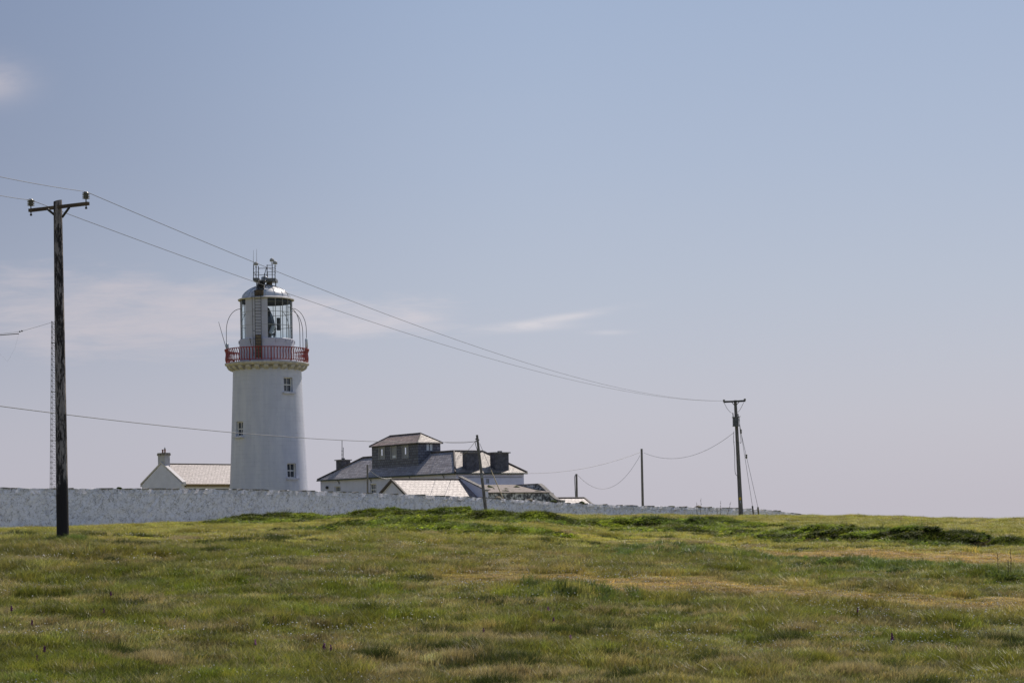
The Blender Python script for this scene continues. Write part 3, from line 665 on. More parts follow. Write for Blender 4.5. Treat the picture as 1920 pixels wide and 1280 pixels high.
# railing
zr0, zr1 = lz(679), lz(657)
RP = lambda f: 4.06+.16*f+.07*math.sin(2*math.pi*f-math.pi)*-1*.9      # the S-bent profile of the bars
MB().lathe([(4.17, zr1), (4.17, zr1+.08), (4.28, zr1+.08), (4.28, zr1), (4.17, zr1)], C0, 96, smooth=False).build('top_rail', MAT['red_paint'], LH)
MB().lathe([(4.02, zr0), (4.02, zr0+.07), (4.12, zr0+.07), (4.12, zr0), (4.02, zr0)], C0, 96, smooth=False).build('bottom_rail', MAT['red_paint'], LH)
bm0 = None; pm0 = None
for i in range(84):
    az = 2*math.pi*i/84; post = i % 7 == 3; out = Vector((0, -1, 0))
    if post and pm0 is None:
        pm0 = MB().tube([C0+out*RP(f)+UP*((zdeck-.02)*(1-f)+zr1*f) for f in [k/8 for k in range(9)]], .065, 6).build('rail_post', MAT['red_paint'], LH); o = pm0
    elif not post and bm0 is None:
        bm0 = MB().tube([C0+out*RP(f)+UP*(zr0*(1-f)+zr1*f) for f in [k/8 for k in range(9)]], .050, 5).build('baluster', MAT['red_paint'], LH); o = bm0
    else: o = (pm0 if post else bm0).copy(); COL.objects.link(o); o.parent = LH
    o.rotation_euler = (0, 0, az)
# lantern
zm1, zg1 = lz(637), lz(563)
MB().lathe([(2.80, zdeck-.02), (2.80, zm1-.05), (2.72, zm1), (2.5, zm1)], C0, 16, smooth=False).build('lantern_wall', MAT['white'], LH)
for a in (-150, -112, -75, -28, 2, 28, 52, 75, 100, 140):
    c, out, rt = frame_at(R(a), lz(640.5), 2.80); MB().box(c, (.22, .12, .10), (rt, out, UP)).box(c-rt*.08-UP*.12, (.06, .11, .28), (rt, out, UP)).build('bracket', MAT['white'], LH)
NS = 20; a_off = R(9.6)
fr = MB(); pan = MB(); gl_ = MB(); rg = 2.60
for k in range(NS):
    a0 = a_off+2*math.pi*k/NS; a1 = a0+2*math.pi/NS; deg = math.degrees((a0+a1)/2) % 360
    p0, _, _ = frame_at(a0, 0, rg); p1, _, _ = frame_at(a1, 0, rg); mid = (p0+p1)/2; rt = (p1-p0).normalized(); out = Vector((rt.y, -rt.x, 0)); wd = (p1-p0).length
    solid = deg > 315.6 or deg < 9.6
    fr.box(p0+UP*(zm1+zg1)/2, (.05, .055, zg1-zm1), (rt, out, UP))
    if solid: pan.box(mid+UP*(zm1+zg1)/2+out*.02, (wd+.01, .05, zg1-zm1), (rt, out, UP))
    else:
        gl_.add([p0+UP*zm1, p1+UP*zm1, p1+UP*zg1, p0+UP*zg1], [(0, 1, 2, 3)])
        for q in (1/3, 2/3): fr.box(mid+UP*(zm1+(zg1-zm1)*q), (wd, .05, .045), (rt, out, UP))
    if solid:
        for q in (1/3, 2/3): fr.box(mid+UP*(zm1+(zg1-zm1)*q)+out*.055, (wd, .02, .03), (rt, out, UP))
fr.build('glazing_bars', MAT['louvre_grey'], LH); pan.build('blank_panel', MAT['white'], LH); gl_.build('lantern_glass', MAT['lantern_glass'], LH)
MB().lathe([(2.52, zg1-.32), (2.52, zg1-.02), (.01, zg1-.02)], C0, 32).build('ceiling', MAT['interior_dark'], LH)
MB().lathe([(2.55, zg1-.03), (2.82, zg1-.06), (2.86, zg1+.05), (2.66, zg1+.13), (2.42, zg1+.22)], C0, 64).build('eave', MAT['cream_stone'], LH)
zd0 = lz(559); zd1 = lz(533.5)
dp = [(2.42, zg1+.20), (2.42, zd0)]+[(2.40*math.cos(a)**1.45+.02, zd0+(zd1-zd0)*math.sin(a)) for a in [R(90)*k/12 for k in range(1, 13)]]
dome = MB().lathe(dp, C0, 96).build('dome', MAT['dome_metal'], LH)
rb = MB()
for k in range(16):
    az = 2*math.pi*(k+.3)/16; o_ = Vector((math.sin(az), -math.cos(az), 0)); rb.tube([C0+o_*(r+.015)+UP*(z+.015) for r, z in dp[1:-1]], .028, 5)
rb.build('dome_seam', MAT['pale_metal'], dome)
# lens apparatus
lp = MB(); cx = Vector((LC.x, LD, 0)); zf = zm1
lp.tube([cx+UP*(zdeck+.1), cx+UP*(zf+.5)], .5, 16).tube([cx+UP*(zf+.45), cx+UP*(zf+.6)], .95, 20)
lp.lathe([(.5, zf+.6), (.8, zf+1.0), (.86, zf+1.6), (.7, zf+2.3), (.3, zf+3.2), (.05, zf+3.4)], cx, 8, smooth=False)
lens = lp.build('lens', MAT['lens_dark'], LH)
MB().box(cx+Vector((1.25, -.3, zf+1.55)), (.32, .5, 1.25)).box(cx+Vector((.85, -.3, zf+1.5)), (.5, .06, .08)).tube([cx+Vector((.8, -.5, zf)), cx+Vector((.95, -.5, zf+1.2))], .07, 6).build('lens_screen', MAT['interior_dark'], lens)
MB().tube([cx+Vector((.45, -.95, zf+.55)), cx+Vector((.85, -.85, zf+1.3))], [.16, .24], 12).build('lamp', MAT['pane_light'], lens)
# arched stays from the lantern to the gallery edge
for az in (-84, -132, -152, 62, 88, 122, 152):
    o_ = Vector((math.sin(R(az)), -math.cos(R(az)), 0)); zs, ze = lz(579), lz(620)
    pts = [C0+o_*(2.62+1.43*math.sin(a))+UP*(ze+(zs-ze)*math.cos(a)) for a in [R(90)*k/10 for k in range(11)]]+[C0+o_*4.06+UP*lz(657)]
    MB().tube(pts, .032, 6).build('arched_stay', MAT['grey_metal'], LH)
for x, y0, y1 in ((575.2, 634, 652), (427, 643, 655)):
    c = LP(x, y1, -.3); h = lz(y0)-lz(y1); lamp = MB().tube([c-UP*.25, c+UP*.04], .13, 10).box(c+Vector((0, 0, -.2)), (.34, .3, .08)).build('gallery_lamp', MAT['grey_metal'], LH)
    MB().lathe([(.001, 0), (.15, .02), (.15, h*.8), (.09, h*.92), (.001, h)], c, 12).build('lamp_glass', MAT['pane_light'], lamp)
MB().tube([LP(424.5, 652, -.3), LP(410.8, 604, -.3)], [.035, .022], 6).build('whip_aerial', MAT['grey_metal'], LH)
# ladder and dome stair
lad = MB(); yb, yt = 678, 551
def LL(x, y, dd): return LP(x, y, dd)
for x in (485.2, 496.3): lad.tube([LL(x+1.2, yb, -2.98), LL(x, yt, -2.98)], .033, 6)
n = 22
for k in range(n):
    y = yb-6+(yt-yb+10)*k/(n-1); f = (yb-y)/(yb-yt); lad.tube([LL(486.4-1.2*f, y, -2.98), LL(497.5-1.2*f, y, -2.98)], .022, 5)
L_ = lad.build('ladder', MAT['black_metal'], LH)
sr_ = MB().tube([LL(483, 672, -3.1), LL(480.2, 555, -3.1)], .026, 6).tube([LL(480.2, 555, -3.1), LL(485, 551, -3.0)], .026, 6)
for y in (586, 599, 625.5, 640, 667): sr_.tube([LL(480.2+(y-555)*.024, y, -3.1), LL(485.4+(y-555)*.01, y, -2.98)], .022, 5)
sr_.build('ladder_rail', MAT['black_metal'], L_)
MB().box(LP(491.8, 653, -2.84), (.60, .06, lz(632)-lz(674))).build('door_panel', MAT['brown_panel'], LH)
MB().tube([LP(478.5, 652, -2.95), LP(476.5, 640, -3.3)], .04, 6).tube([LP(476.5, 640, -3.3), LP(479, 641.5, -3.3)], .03, 5).build('hook', MAT['grey_metal'], LH)
st = MB(); P0, P1 = LP(492.5, 554, -2.55), LP(493.5, 527.5, -.75)
for s_ in (-.40, .36): st.tube([P0+Vector((s_, 0, 0)), P1+Vector((s_*.85, 0, 0))], .05, 6)
for k in range(9):
    q = P0.lerp(P1, (k+.3)/9); st.box(q, (.72, .20, .035))
stair = st.build('stair', MAT['black_metal'], LH)
MB().box(LP(491.5, 554, -2.42), (.88, .5, .48)).build('stair_foot', MAT['rust_box'], stair)
MB().prism([P0+Vector((-.3, .1, -.05)), P0+Vector((.3, .1, -.05)), P1+Vector((.3, .1, -.05)), P1+Vector((-.3, .1, -.05))], (0, .08, -.10)).build('stair_backing', MAT['rust_box'], stair)
MB().tube([LP(497.5, 531, -1.0), LP(498.5, 512, -.6), LP(500.3, 502, -.3)], .03, 5).tube([LP(500.3, 502, -.3), LP(501.5, 510, -.1), LP(502, 522, 0)], .03, 5).tube([LP(495.5, 531, -1.0), LP(497, 516, -.6), LP(500, 503, -.3)], .025, 5).build('stair_handrail', MAT['black_metal'], stair)
pf = MB(); zp = lz(525)
pf.box(LP(482, 525.3, 0), (.60, 1.9, .26)).box(LP(510.5, 526, 0), (.92, 1.9, .28)).box(LP(496, 527, .35), (1.0, 1.1, .10))
for x in (481, 484.5, 509, 516.5): pf.tube([LP(x, 541, .2), LP(x, 526, .2)], .06, 6)
plat = pf.build('roof_platform', MAT['grey_metal'], LH)
MB().lathe([(.36, lz(527)), (.36, lz(520.3)), (.30, lz(519.2)), (.001, lz(519))], Vector((LP(496.5, 522, -.1).x, LD-.1, 0)), 20).build('vent', MAT['pale_metal'], LH)
MB().tube([LP(505.5, 540, -.2), LP(505, 530, -.2)], [.34, .28], 12).build('vent_neck', MAT['rust_box'], LH)
rl = MB()
def post(x, y0, y1, dd): rl.tube([LP(x, y0, dd), LP(x, y1, dd)], .045, 6)
for dd in (-.9,):
    for x, y0, y1 in ((477.6, 524, 499.5), (482.4, 527, 501), (486.8, 527, 501)): post(x, y0, y1, dd) if dd < 0 or x != 482.4 else None
    for x, y0, y1 in ((502.9, 525, 498.5), (512.5, 526, 497.5), (517.8, 529, 501.5)): post(x, y0, y1, dd)
    for y in (512.5, 518): rl.tube([LP(477.6, y, dd), LP(486.8, y, dd)], .025, 5)
    for y in (499.7, 504.6, 511.8, 516.7): rl.tube([LP(503, y, dd), LP(512.5, y, dd)], .025, 5).tube([LP(512.5, y, dd), LP(517.8, y+.3, dd)], .025, 5) if y > 500 else rl.tube([LP(503, y, dd), LP(512.5, y, dd)], .03, 5)
for x in (477.6, 486.8, 502.9, 517.8):
    for y in (504.5, 512.5): rl.tube([LP(x, y, -.9), LP(x, y, -.2)], .022, 5)
rl.tube([LP(486.8, 505.2, -.9), LP(503, 505, -.9)], .03, 5).tube([LP(486.8, 517.5, -.9), LP(503, 517.5, -.9)], .03, 5).tube([LP(478, 513.5, -.9), LP(482.4, 517.5, -.9)], .03, 5)
rl.build('platform_rail', MAT['black_metal'], plat)
for x, y in ((482.2, 499.3), (512, 492.3), (518, 497.3)):
    c = LP(x, y, -.9); r_ = .225
    MB().lathe([(.001, -.03), (r_, 0), (r_, .12)]+[(r_*math.cos(a), .12+.22*math.sin(a)) for a in [R(15)*k for k in range(1, 6)]]+[(.001, .345)], c, 20).tube([c, c-UP*.3], .03, 6).tube([c-UP*.22, c-UP*.17], .12, 8).build('radome', MAT['louvre_grey'], LH)
for x, y0, y1 in ((477.4, 500, 471.5), (483.4, 497, 469)): MB().tube([LP(x, y0, -.9), LP(x, y1, -.9)], [.03, .014], 5).build('rod_aerial', MAT['pale_metal'], LH)

# ------------------------------------------------------------------ house
class Fr:
    """plan frame: origin O, a along first axis, b along second"""
    def __init__(s, O, ang):
        s.O = Vector((O.x, O.y, 0)); s.u = Vector((-math.sin(ang), math.cos(ang), 0)); s.v = Vector((math.cos(ang), math.sin(ang), 0))
    def P(s, a, b, z): return s.O+s.u*a+s.v*b+UP*z
    def solve_a(s, px, b=0, y=890):    # distance along u whose sight line passes photo column px
        lo, hi = -60, 60
        q = at(px, y, 1).x
        num = q*(s.O.y+s.v.y*b)-(s.O.x+s.v.x*b); return num/(s.u.x-q*s.u.y)
    def solve_b(s, px, a=0, y=890):
        q = at(px, y, 1).x; num = q*(s.O.y+s.u.y*a)-(s.O.x+s.u.x*a); return num/(s.v.x-q*s.v.y)
def slab(mb, pts, t=.10):
    p = [Vector(q) for q in pts]; n = (p[1]-p[0]).cross(p[2]-p[0]).normalized(); n = n if n.z > 0 else -n
    mb.prism([q-n*t for q in p], n*t)
hc = at(855, 885.6, 170); H = Fr(hc, R(33)); ze = hc.z
L1 = H.solve_a(600.8, 0, 901); L2 = H.solve_b(982, 0, 886); d1, d2, d3, d4 = 2.24, 4.0, 4.6, 1.85
d3 = 4.9
ztop = at(850, 845.6, 174.5).z
base_z = gz(hc.x, hc.y)-1.2
HO = thing('house', 'two storey white keepers house with slate hipped roof and three chimneys', 'house', (hc.x, hc.y, base_z))
wins = [(H.solve_a(632.5, 0, 915), 1.12, 1.65, at(633, 917.8, 195).z), (H.solve_a(699.3, 0, 915), 1.12, 2.05, 0)]
walls = MB().hexa([H.P(0, 0, base_z), H.P(0, L2, base_z), H.P(L1, L2, base_z), H.P(L1, 0, base_z), H.P(0, 0, ze), H.P(0, L2, ze), H.P(L1, L2, ze), H.P(L1, 0, ze)]).build('wall', MAT['house_wall'], HO)
def zat(px, py, D): return at(px, py, D).z
cutter = MB(); hw = []
for px, ytop, ybot, wpx in ((632.8, 911.3, 930, 1.25), (699.3, 906.5, 928, 1.25)):
    a = H.solve_a(px, 0, 915); D = H.P(a, 0, 0).y; z1, z0 = zat(px, ytop, D), zat(px, ybot, D); c = H.P(a, 0, (z0+z1)/2)
    cutter.box(c, (wpx, .5, z1-z0), (H.u, H.v, UP)); hw.append((c, wpx, z1-z0, -H.v, H.u))
b = H.solve_b(914.3, 0, 901); D = H.P(0, b, 0).y; c = H.P(0, b, (zat(914, 897, D)+zat(914, 906, D))/2); cutter.box(c, (.34, .3, .42), (H.v, H.u, UP)); hw.append((c, .34, .42, -H.u, H.v))
cutter2 = cutter; cut(walls, cutter2, (hc.x, hc.y, base_z))
me = walls.data; 
if me.uv_layers:
    uvl = me.uv_layers[0]
    for p_ in me.polygons:
        h_ = Vector((0, 0, 1)).cross(p_.normal); h_ = h_.normalized() if h_.length > 1e-4 else Vector((1, 0, 0)); up_ = p_.normal.cross(h_)
        for li in p_.loop_indices: q = me.vertices[me.loops[li].vertex_index].co; uvl.data[li].uv = (q.dot(h_), q.dot(up_))
for i, (c, wd, ht, out, rt) in enumerate(hw):
    if i < 2:
        wn = sash(HO, c-out*.16, rt, out, wd-.02, ht-.02, bars=(2, 2), fr=.07)
        MB().box(c+out*.05-UP*(ht/2+.06), (wd+.25, .3, .12), (rt, out, UP)).build('window_sill', MAT['white'], wn)
    else: MB().box(c-out*.1, (wd-.02, .05, ht-.02), (rt, out, UP)).build('vent_grille', MAT['louvre_grey'], HO)
ov = .22
E = [H.P(-ov, -ov, ze), H.P(-ov, L2+ov, ze), H.P(L1+ov, L2+ov, ze), H.P(L1+ov, -ov, ze)]
T = [H.P(d2, d1, ztop), H.P(d2, L2-d4, ztop), H.P(L1-d3, L2-d4, ztop), H.P(L1-d3, d1, ztop)]
rm = MB(); slab(rm, [E[3], E[0], T[0], T[3]]); slab(rm, [E[1], E[2], T[2], T[1]]); slab(rm, [E[2], E[3], T[3], T[2]]); slab(rm, [T[0]+UP*.01, T[1]+UP*.01, T[2]+UP*.01, T[3]+UP*.01]); roof = rm.build('roof', MAT['slate_grey'], HO)
rm = MB(); slab(rm, [E[0], E[1], T[1], T[0]]); rh = rm.build('hip_end', MAT['slate_hip'], roof); tag(rh, 'brown sunlit roof slope behind the two big chimneys')
rd = MB()
for a_, b_ in ((E[0], T[0]), (E[1], T[1]), (E[3], T[3]), (T[0], T[1]), (T[0], T[3]), (T[1], T[2])): rd.tube([a_+UP*.03, b_+UP*.03], .10, 6)
rd.build('ridge_tiles', MAT['ridge_tile'], roof)
gt = MB()
for a_, b_, o_ in ((E[3], E[0], -H.v), (E[0], E[1], -H.u)): gt.tube([a_+o_*.06-UP*.08, b_+o_*.06-UP*.08], .075, 6)
for a in (2.0, 8.0, 15.5, 22.0): gt.tube([H.P(a, -.28, ze-.05), H.P(a, -.06, ze-.35), H.P(a, -.06, ze-.5)], .04, 5)
gt.build('gutter', MAT['gutter'], HO)
MB().tube([H.P(-.05, .4, ze-.42), H.P(-.05, L2-.2, ze-.42)], .018, 5).build('wall_cable', MAT['wire'], HO)
lam = at(615, 914, 192); a = H.solve_a(615, 0, 914); MB().sphere(H.P(a, -.12, lam.z), .16, 10, 6).build('wall_lamp', MAT['black_metal'], HO)
def chimney(name_lab, cx0, cx1, ybot, ytop, a, parent, wd_u):
    b0 = H.solve_b(cx0, a, 870); b1 = H.solve_b(cx1, a+wd_u*0, 870); D = H.P(a, b0, 0).y; z1 = zat(cx0, ytop, D); z0 = zat(cx0, ybot, D)-1.0
    c = H.P(a+wd_u/2, (b0+b1)/2, (z0+z1)/2); ch = MB().box(c, (b1-b0, wd_u, z1-z0), (H.v, H.u, UP)).build('chimney', MAT['chimney_slate'], parent)
    MB().box(H.P(a+wd_u/2, (b0+b1)/2, z1+.045), (b1-b0+.30, wd_u+.24, .09), (H.v, H.u, UP)).build('chimney_cap', MAT['cap_stone'], ch)
    MB().box(H.P(a+wd_u/2, (b0+b1)/2+.05, z1+.15), (.32, .3, .12), (H.v, H.u, UP)).build('chimney_pot', MAT['chimney_slate'], ch)
    return ch
ch1 = chimney('', 875.5, 899, 884, 848.6, .25, HO, .75); ch2 = chimney('', 928.5, 954, 885, 849.0, .25, HO, .85)
# far chimney on the left hip
a = L1-1.8; cL = H.P(a, d1*.55+.8, 0)
z1 = zat(643, 865, cL.y); q = at(643.5, 865, 1).x; 
b = H.solve_b(643.5, a, 865)
chl = MB().box(H.P(a, b, z1-1.2), (1.0, 1.15, 2.6), (H.v, H.u, UP)).build('chimney', MAT['chimney_slate'], HO)
chl.data.update()
MB().box(H.P(a, b, z1+.14), (1.25, 1.4, .09), (H.v, H.u, UP)).build('chimney_cap', MAT['cap_stone'], chl)
MB().box(H.P(a, b, z1+.26), (.26, .26, .16), (H.v, H.u, UP)).build('chimney_pot', MAT['chimney_slate'], chl)
Dm = H.P(a, b, 0).y
AE = thing('aerial', 'twin thin aerial rods standing on the left chimney of the house', 'aerial', at(642, 862, Dm))
MB().tube([at(641.3, 863, Dm), at(641.3, 824.5, Dm)], .035, 5).tube([at(640.3, 845, Dm), at(642.3, 845, Dm)], .05, 5).tube([at(640.3, 852, Dm), at(642.3, 852, Dm)], .05, 5).build('rod', MAT['grey_metal'], AE)
MB().tube([at(643.6, 863, Dm), at(643.6, 838.5, Dm)], .035, 5).build('rod', MAT['grey_metal'], AE)

# slate hung lookout box on the roof
def roof_z(b): return ze+(ztop-ze)*(b+ov)/(d1+ov)
best = None
for k in range(400):
    b = k*.005; a = H.solve_a(784.5, b, 872); e = abs(H.P(a, b, roof_z(b)).z-zat(784.5, 872.5, H.P(a, b, 0).y))
    if best is None or e < best[0]: best = (e, a, b)
_, ba, bb = best
bl_ = H.solve_a(697.2, bb, 850); br_ = H.solve_b(825.8, ba, 838); Dn = H.P(ba, bb, 0).y; zbt = zat(784.5, 829.5, Dn); zlow = ze+.1
bx = MB().hexa([H.P(ba, bb, zlow), H.P(ba, br_, zlow), H.P(bl_, br_, zlow), H.P(bl_, bb, zlow), H.P(ba, bb, zbt), H.P(ba, br_, zbt), H.P(bl_, br_, zbt), H.P(bl_, bb, zbt)]).build('lookout_wall', MAT['slate_hung'], HO)
cutter = MB(); sh = []
for px, yt, yb2, sl in ((716.3, 837.5, 861.3, 1), (738.6, 836, 860.5, 0), (760.6, 834.2, 859, 1)):
    a = H.solve_a(px, bb, 848); D = H.P(a, bb, 0).y; z1, z0 = zat(px, yt, D), zat(px, yb2, D); c = H.P(a, bb, (z0+z1)/2); cutter.box(c, (1.22, .3, z1-z0), (H.u, H.v, UP)); sh.append((c, z1-z0, sl))
sw = []
for px in (802.4, 808.8):
    b = H.solve_b(px, ba, 838); D = H.P(ba, b, 0).y; z1, z0 = zat(px, 832, D), zat(px, 844.5, D); c = H.P(ba, b, (z0+z1)/2); cutter.box(c, (.31, .3, z1-z0), (H.v, H.u, UP)); sw.append((c, z1-z0))
cut(bx, cutter, (hc.x, hc.y, base_z))
me = bx.data; uvl = me.uv_layers[0]
for p_ in me.polygons:
    h_ = Vector((0, 0, 1)).cross(p_.normal); h_ = h_.normalized() if h_.length > 1e-4 else Vector((1, 0, 0)); up_ = p_.normal.cross(h_)
    for li in p_.loop_indices: q = me.vertices[me.loops[li].vertex_index].co; uvl.data[li].uv = (q.dot(h_), q.dot(up_))
for c, h_, sl in sh:
    f = MB(); 
    for k in range(5): f.box(c+H.u*(-.46+k*.23)+H.v*.07, (.20, .05, h_-.12), (H.u, H.v, UP))
    for s_ in (-1, 1): f.box(c+H.u*s_*.57+H.v*.02, (.08, .16, h_), (H.u, H.v, UP))
    f.box(c+H.v*.02-UP*(h_/2-.03), (1.06, .16, .06), (H.u, H.v, UP)).box(c+H.v*.02+UP*(h_/2-.03), (1.06, .16, .06), (H.u, H.v, UP))
    s2 = f.build('shutter', MAT['louvre_grey'], bx)
    if sl: MB().box(c+H.u*.02+H.v*.02+UP*.08, (.20, .03, h_*.50), (H.u, H.v, UP)).build('sky_slit', MAT['pane_mirror'], s2)  # mirror strip added to imitate bright sky seen through the gap
    else: MB().box(c-UP*(h_/2-.24)+H.v*.02, (.62, .03, .24), (H.u, H.v, UP)).build('sky_slit', MAT['pane_light'], s2)  # pale strip painted as the bright gap
for c, h_ in sw: MB().box(c+H.u*.06, (.29, .04, h_-.02), (H.v, H.u, UP)).build('lookout_window', MAT['pane_light'], bx)
o2 = .18; EB = [H.P(ba-o2, bb-o2, zbt), H.P(ba-o2, br_+o2, zbt), H.P(bl_+o2, br_+o2, zbt), H.P(bl_+o2, bb-o2, zbt)]
bm_ = (bb+br_)/2; zr = zat(789, 812.5, H.P(ba+1.9, bm_, 0).y); R1 = H.P(H.solve_a(789, bm_, 812), bm_, zr); R2 = H.P(H.solve_a(731, bm_, 817), bm_, zr)
rm = MB(); slab(rm, [EB[3], EB[0], R1, R2], .07); slab(rm, [EB[1], EB[2], R2, R1], .07); slab(rm, [EB[2], EB[3], R2], .07); lr = rm.build('lookout_roof', MAT['slate_brown'], bx)
rm = MB(); slab(rm, [EB[0], EB[1], R1], .07); rm.build('lookout_hip', MAT['slate_hip'], lr)
rd = MB().tube([R1+UP*.03, R2+UP*.03], .07, 6)
for q, e in ((R1, EB[0]), (R1, EB[1]), (R2, EB[3]), (R2, EB[2])): rd.tube([q+UP*.02, e+UP*.02], .055, 6)
rd.tube([EB[3]-UP*.05, EB[0]-UP*.05], .05, 6).tube([EB[0]-UP*.05, EB[1]-UP*.05], .05, 6); rd.build('roof_trim', MAT['ridge_tile'], lr)

# ------------------------------------------------------------------ outbuildings in front of the house
GA = R(50)          # ridge runs 50 degrees right of the view axis
w_dir = Vector((math.sin(GA), math.cos(GA), 0)); g_dir = Vector((-math.cos(GA), math.sin(GA), 0))
rA = at(735, 898.6, 160); zrA = rA.z; lenA = None
q = at(863, 898, 1).x; lenA = (q*rA.y-rA.x)/(w_dir.x-q*w_dir.y)
def PA(s, g, z): return Vector((rA.x, rA.y, 0))+w_dir*s+g_dir*g+UP*z
gA = gz(rA.x, rA.y)-.8; hwA = 3.3; drop = hwA*math.tan(R(33))
SH = thing('stone_shed', 'low white gabled outbuilding with pale sunlit slate roof behind the wall', 'outbuilding', (rA.x, rA.y, gA))
MB().prism([PA(.06, -hwA+.1, gA), PA(.06, -hwA+.1, zrA-drop), PA(.06, 0, zrA-.1), PA(.06, hwA-.1, zrA-drop), PA(.06, hwA-.1, gA)], w_dir*(lenA-.1)).build('wall', MAT['gable_wall'], SH)
rm = MB()
for s_ in (-1, 1): slab(rm, [PA(0, 0, zrA), PA(lenA, 0, zrA), PA(lenA, s_*hwA, zrA-drop), PA(0, s_*hwA, zrA-drop)], .09)
rA_ = rm.build('roof', MAT['slate_pale'], SH)
bg_ = MB()
for s_ in (-1, 1): bg_.prism([PA(-.12, 0, zrA+.05), PA(-.12, s_*hwA, zrA-drop+.05), PA(-.12, s_*hwA, zrA-drop-.14), PA(-.12, 0, zrA-.14)], w_dir*.2)
bg_.tube([PA(0, 0, zrA+.04), PA(lenA, 0, zrA+.04)], .07, 6); bg_.build('barge_board', MAT['ridge_tile'], rA_)
# flat-roofed shed with parapets to its right
zP = zat(863, 893.8, PA(lenA, 0, 0).y)
fB = 3.35; zPf = zat(907, 919.5, PA(lenA, -fB, 0).y)
bw = Fr.__new__(Fr)
S0 = lenA+.12
PBf = lambda s, g, z: PA(S0+s, g, z)
q = at(1040, 940, 1).x; o_ = PBf(0, -fB, 0); lenB = (q*o_.y-o_.x)/(w_dir.x-q*w_dir.y)
fr_z = zat(912, 922.5, o_.y); bk_z = zat(893, 907.5, PBf(0, 1.2, 0).y)
SB = thing('lean_to_shed', 'low outbuilding with flat mossy roof and blotched wall left of the smallest roof', 'outbuilding', (o_.x, o_.y, gA))
MB().prism([PBf(-.12, .25, gA), PBf(-.12, .25, zP), PBf(-.12, -fB, zPf), PBf(-.12, -fB, gA)], w_dir*.34).build('parapet', MAT['gable_wall'], SB)
cp = MB().prism([PBf(-.16, .25, zP+.0), PBf(-.16, .25, zP+.10), PBf(-.16, -fB-.08, zPf+.10), PBf(-.16, -fB-.08, zPf)], w_dir*.44); cp.build('coping', MAT['cap_stone'], SB)
gB = 1.3; roofL = lenB-.25
MB().prism([PBf(.24, -fB+.05, gA), PBf(.24, -fB+.05, fr_z-.08), PBf(.24, gB, bk_z-.08), PBf(.24, gB, gA)], w_dir*(roofL-.05)).build('wall', MAT['mottled_wall'], SB)
rm = MB(); slab(rm, [PBf(.24, -fB-.08, fr_z), PBf(roofL-.3, -fB-.08, fr_z), PBf(roofL-.3, gB, bk_z), PBf(.24, gB, bk_z)], .07); rm.build('roof', MAT['flat_roof'], SB)
qe = at(1017, 908.5, PBf(roofL, -1.5, 0).y)
z_e = qe.z
epts = [(gB+.3, z_e), (-fB+1.5, z_e+.03), (-fB+1.1, z_e-.16), (-fB+.4, z_e-.62), (-fB-.4, z_e-1.15), (-fB-.9, z_e-1.38), (-fB-1.6, z_e-1.50)]
MB().prism([PBf(roofL-.35, g, z) for g, z in epts]+[PBf(roofL-.35, -fB-1.6, gA), PBf(roofL-.35, gB+.3, gA)], w_dir*.38).build('end_parapet', MAT['mottled_wall'], SB)
cm_ = MB()
for (g0, z0), (g1, z1) in zip(epts, epts[1:]): cm_.prism([PBf(roofL-.39, g0, z0), PBf(roofL-.39, g0, z0+.09), PBf(roofL-.39, g1, z1+.09), PBf(roofL-.39, g1, z1)], w_dir*.46)
cm_.build('end_coping', MAT['cap_stone'], SB)
rs = random.Random(4)
ms = MB()
for k in range(9):
    s_ = rs.uniform(1.2, roofL-1); g_ = rs.uniform(-fB+.3, gB-.2); f = (g_+fB)/(gB+fB); c = PBf(s_, g_, fr_z+(bk_z-fr_z)*f)
    n = 8; r0 = rs.uniform(.12, .42); ms.add([c+w_dir*math.cos(2*math.pi*i/n)*r0*rs.uniform(.7, 1.3)+g_dir*math.sin(2*math.pi*i/n)*r0*.6*rs.uniform(.7, 1.3)+UP*.01 for i in range(n)]+[c+UP*rs.uniform(.06, .16)], [(i, (i+1) % n, n) for i in range(n)])
ms.build('moss_patch', MAT['moss'], SB)
# smallest roof
rC = at(1043, 933.6, 171); q = at(1095, 933.6, 1).x; lenC = (q*rC.y-rC.x)/(w_dir.x-q*w_dir.y)
def PC(s, g, z): return Vector((rC.x, rC.y, 0))+w_dir*s+g_dir*g+UP*z
gC = gz(rC.x, rC.y)-.6; hc2 = 2.4; dC = hc2*math.tan(R(30))
SC = thing('small_shed', 'smallest outbuilding, only its low slate roof shows above the wall', 'outbuilding', (rC.x, rC.y, gC))
MB().prism([PC(-2, -hc2+.1, gC), PC(-2, -hc2+.1, rC.z-dC), PC(-2, 0, rC.z-.1), PC(-2, hc2-.1, rC.z-dC), PC(-2, hc2-.1, gC)], w_dir*(lenC+1.95)).build('wall', MAT['gable_wall'], SC)
rm = MB()
for s_ in (-1, 1): slab(rm, [PC(-2.1, 0, rC.z), PC(lenC, 0, rC.z), PC(lenC, s_*hc2, rC.z-dC), PC(-2.1, s_*hc2, rC.z-dC)], .09)
rC_ = rm.build('roof', MAT['slate_pale'], SC)
bg_ = MB().tube([PC(-2.1, 0, rC.z+.03), PC(lenC, 0, rC.z+.03)], .08, 6)
for s_ in (-1, 1): bg_.prism([PC(lenC-.05, 0, rC.z+.06), PC(lenC-.05, s_*hc2, rC.z-dC+.06), PC(lenC-.05, s_*hc2, rC.z-dC-.12), PC(lenC-.05, 0, rC.z-.12)], w_dir*.22)
bg_.build('barge_board', MAT['ridge_tile'], rC_)

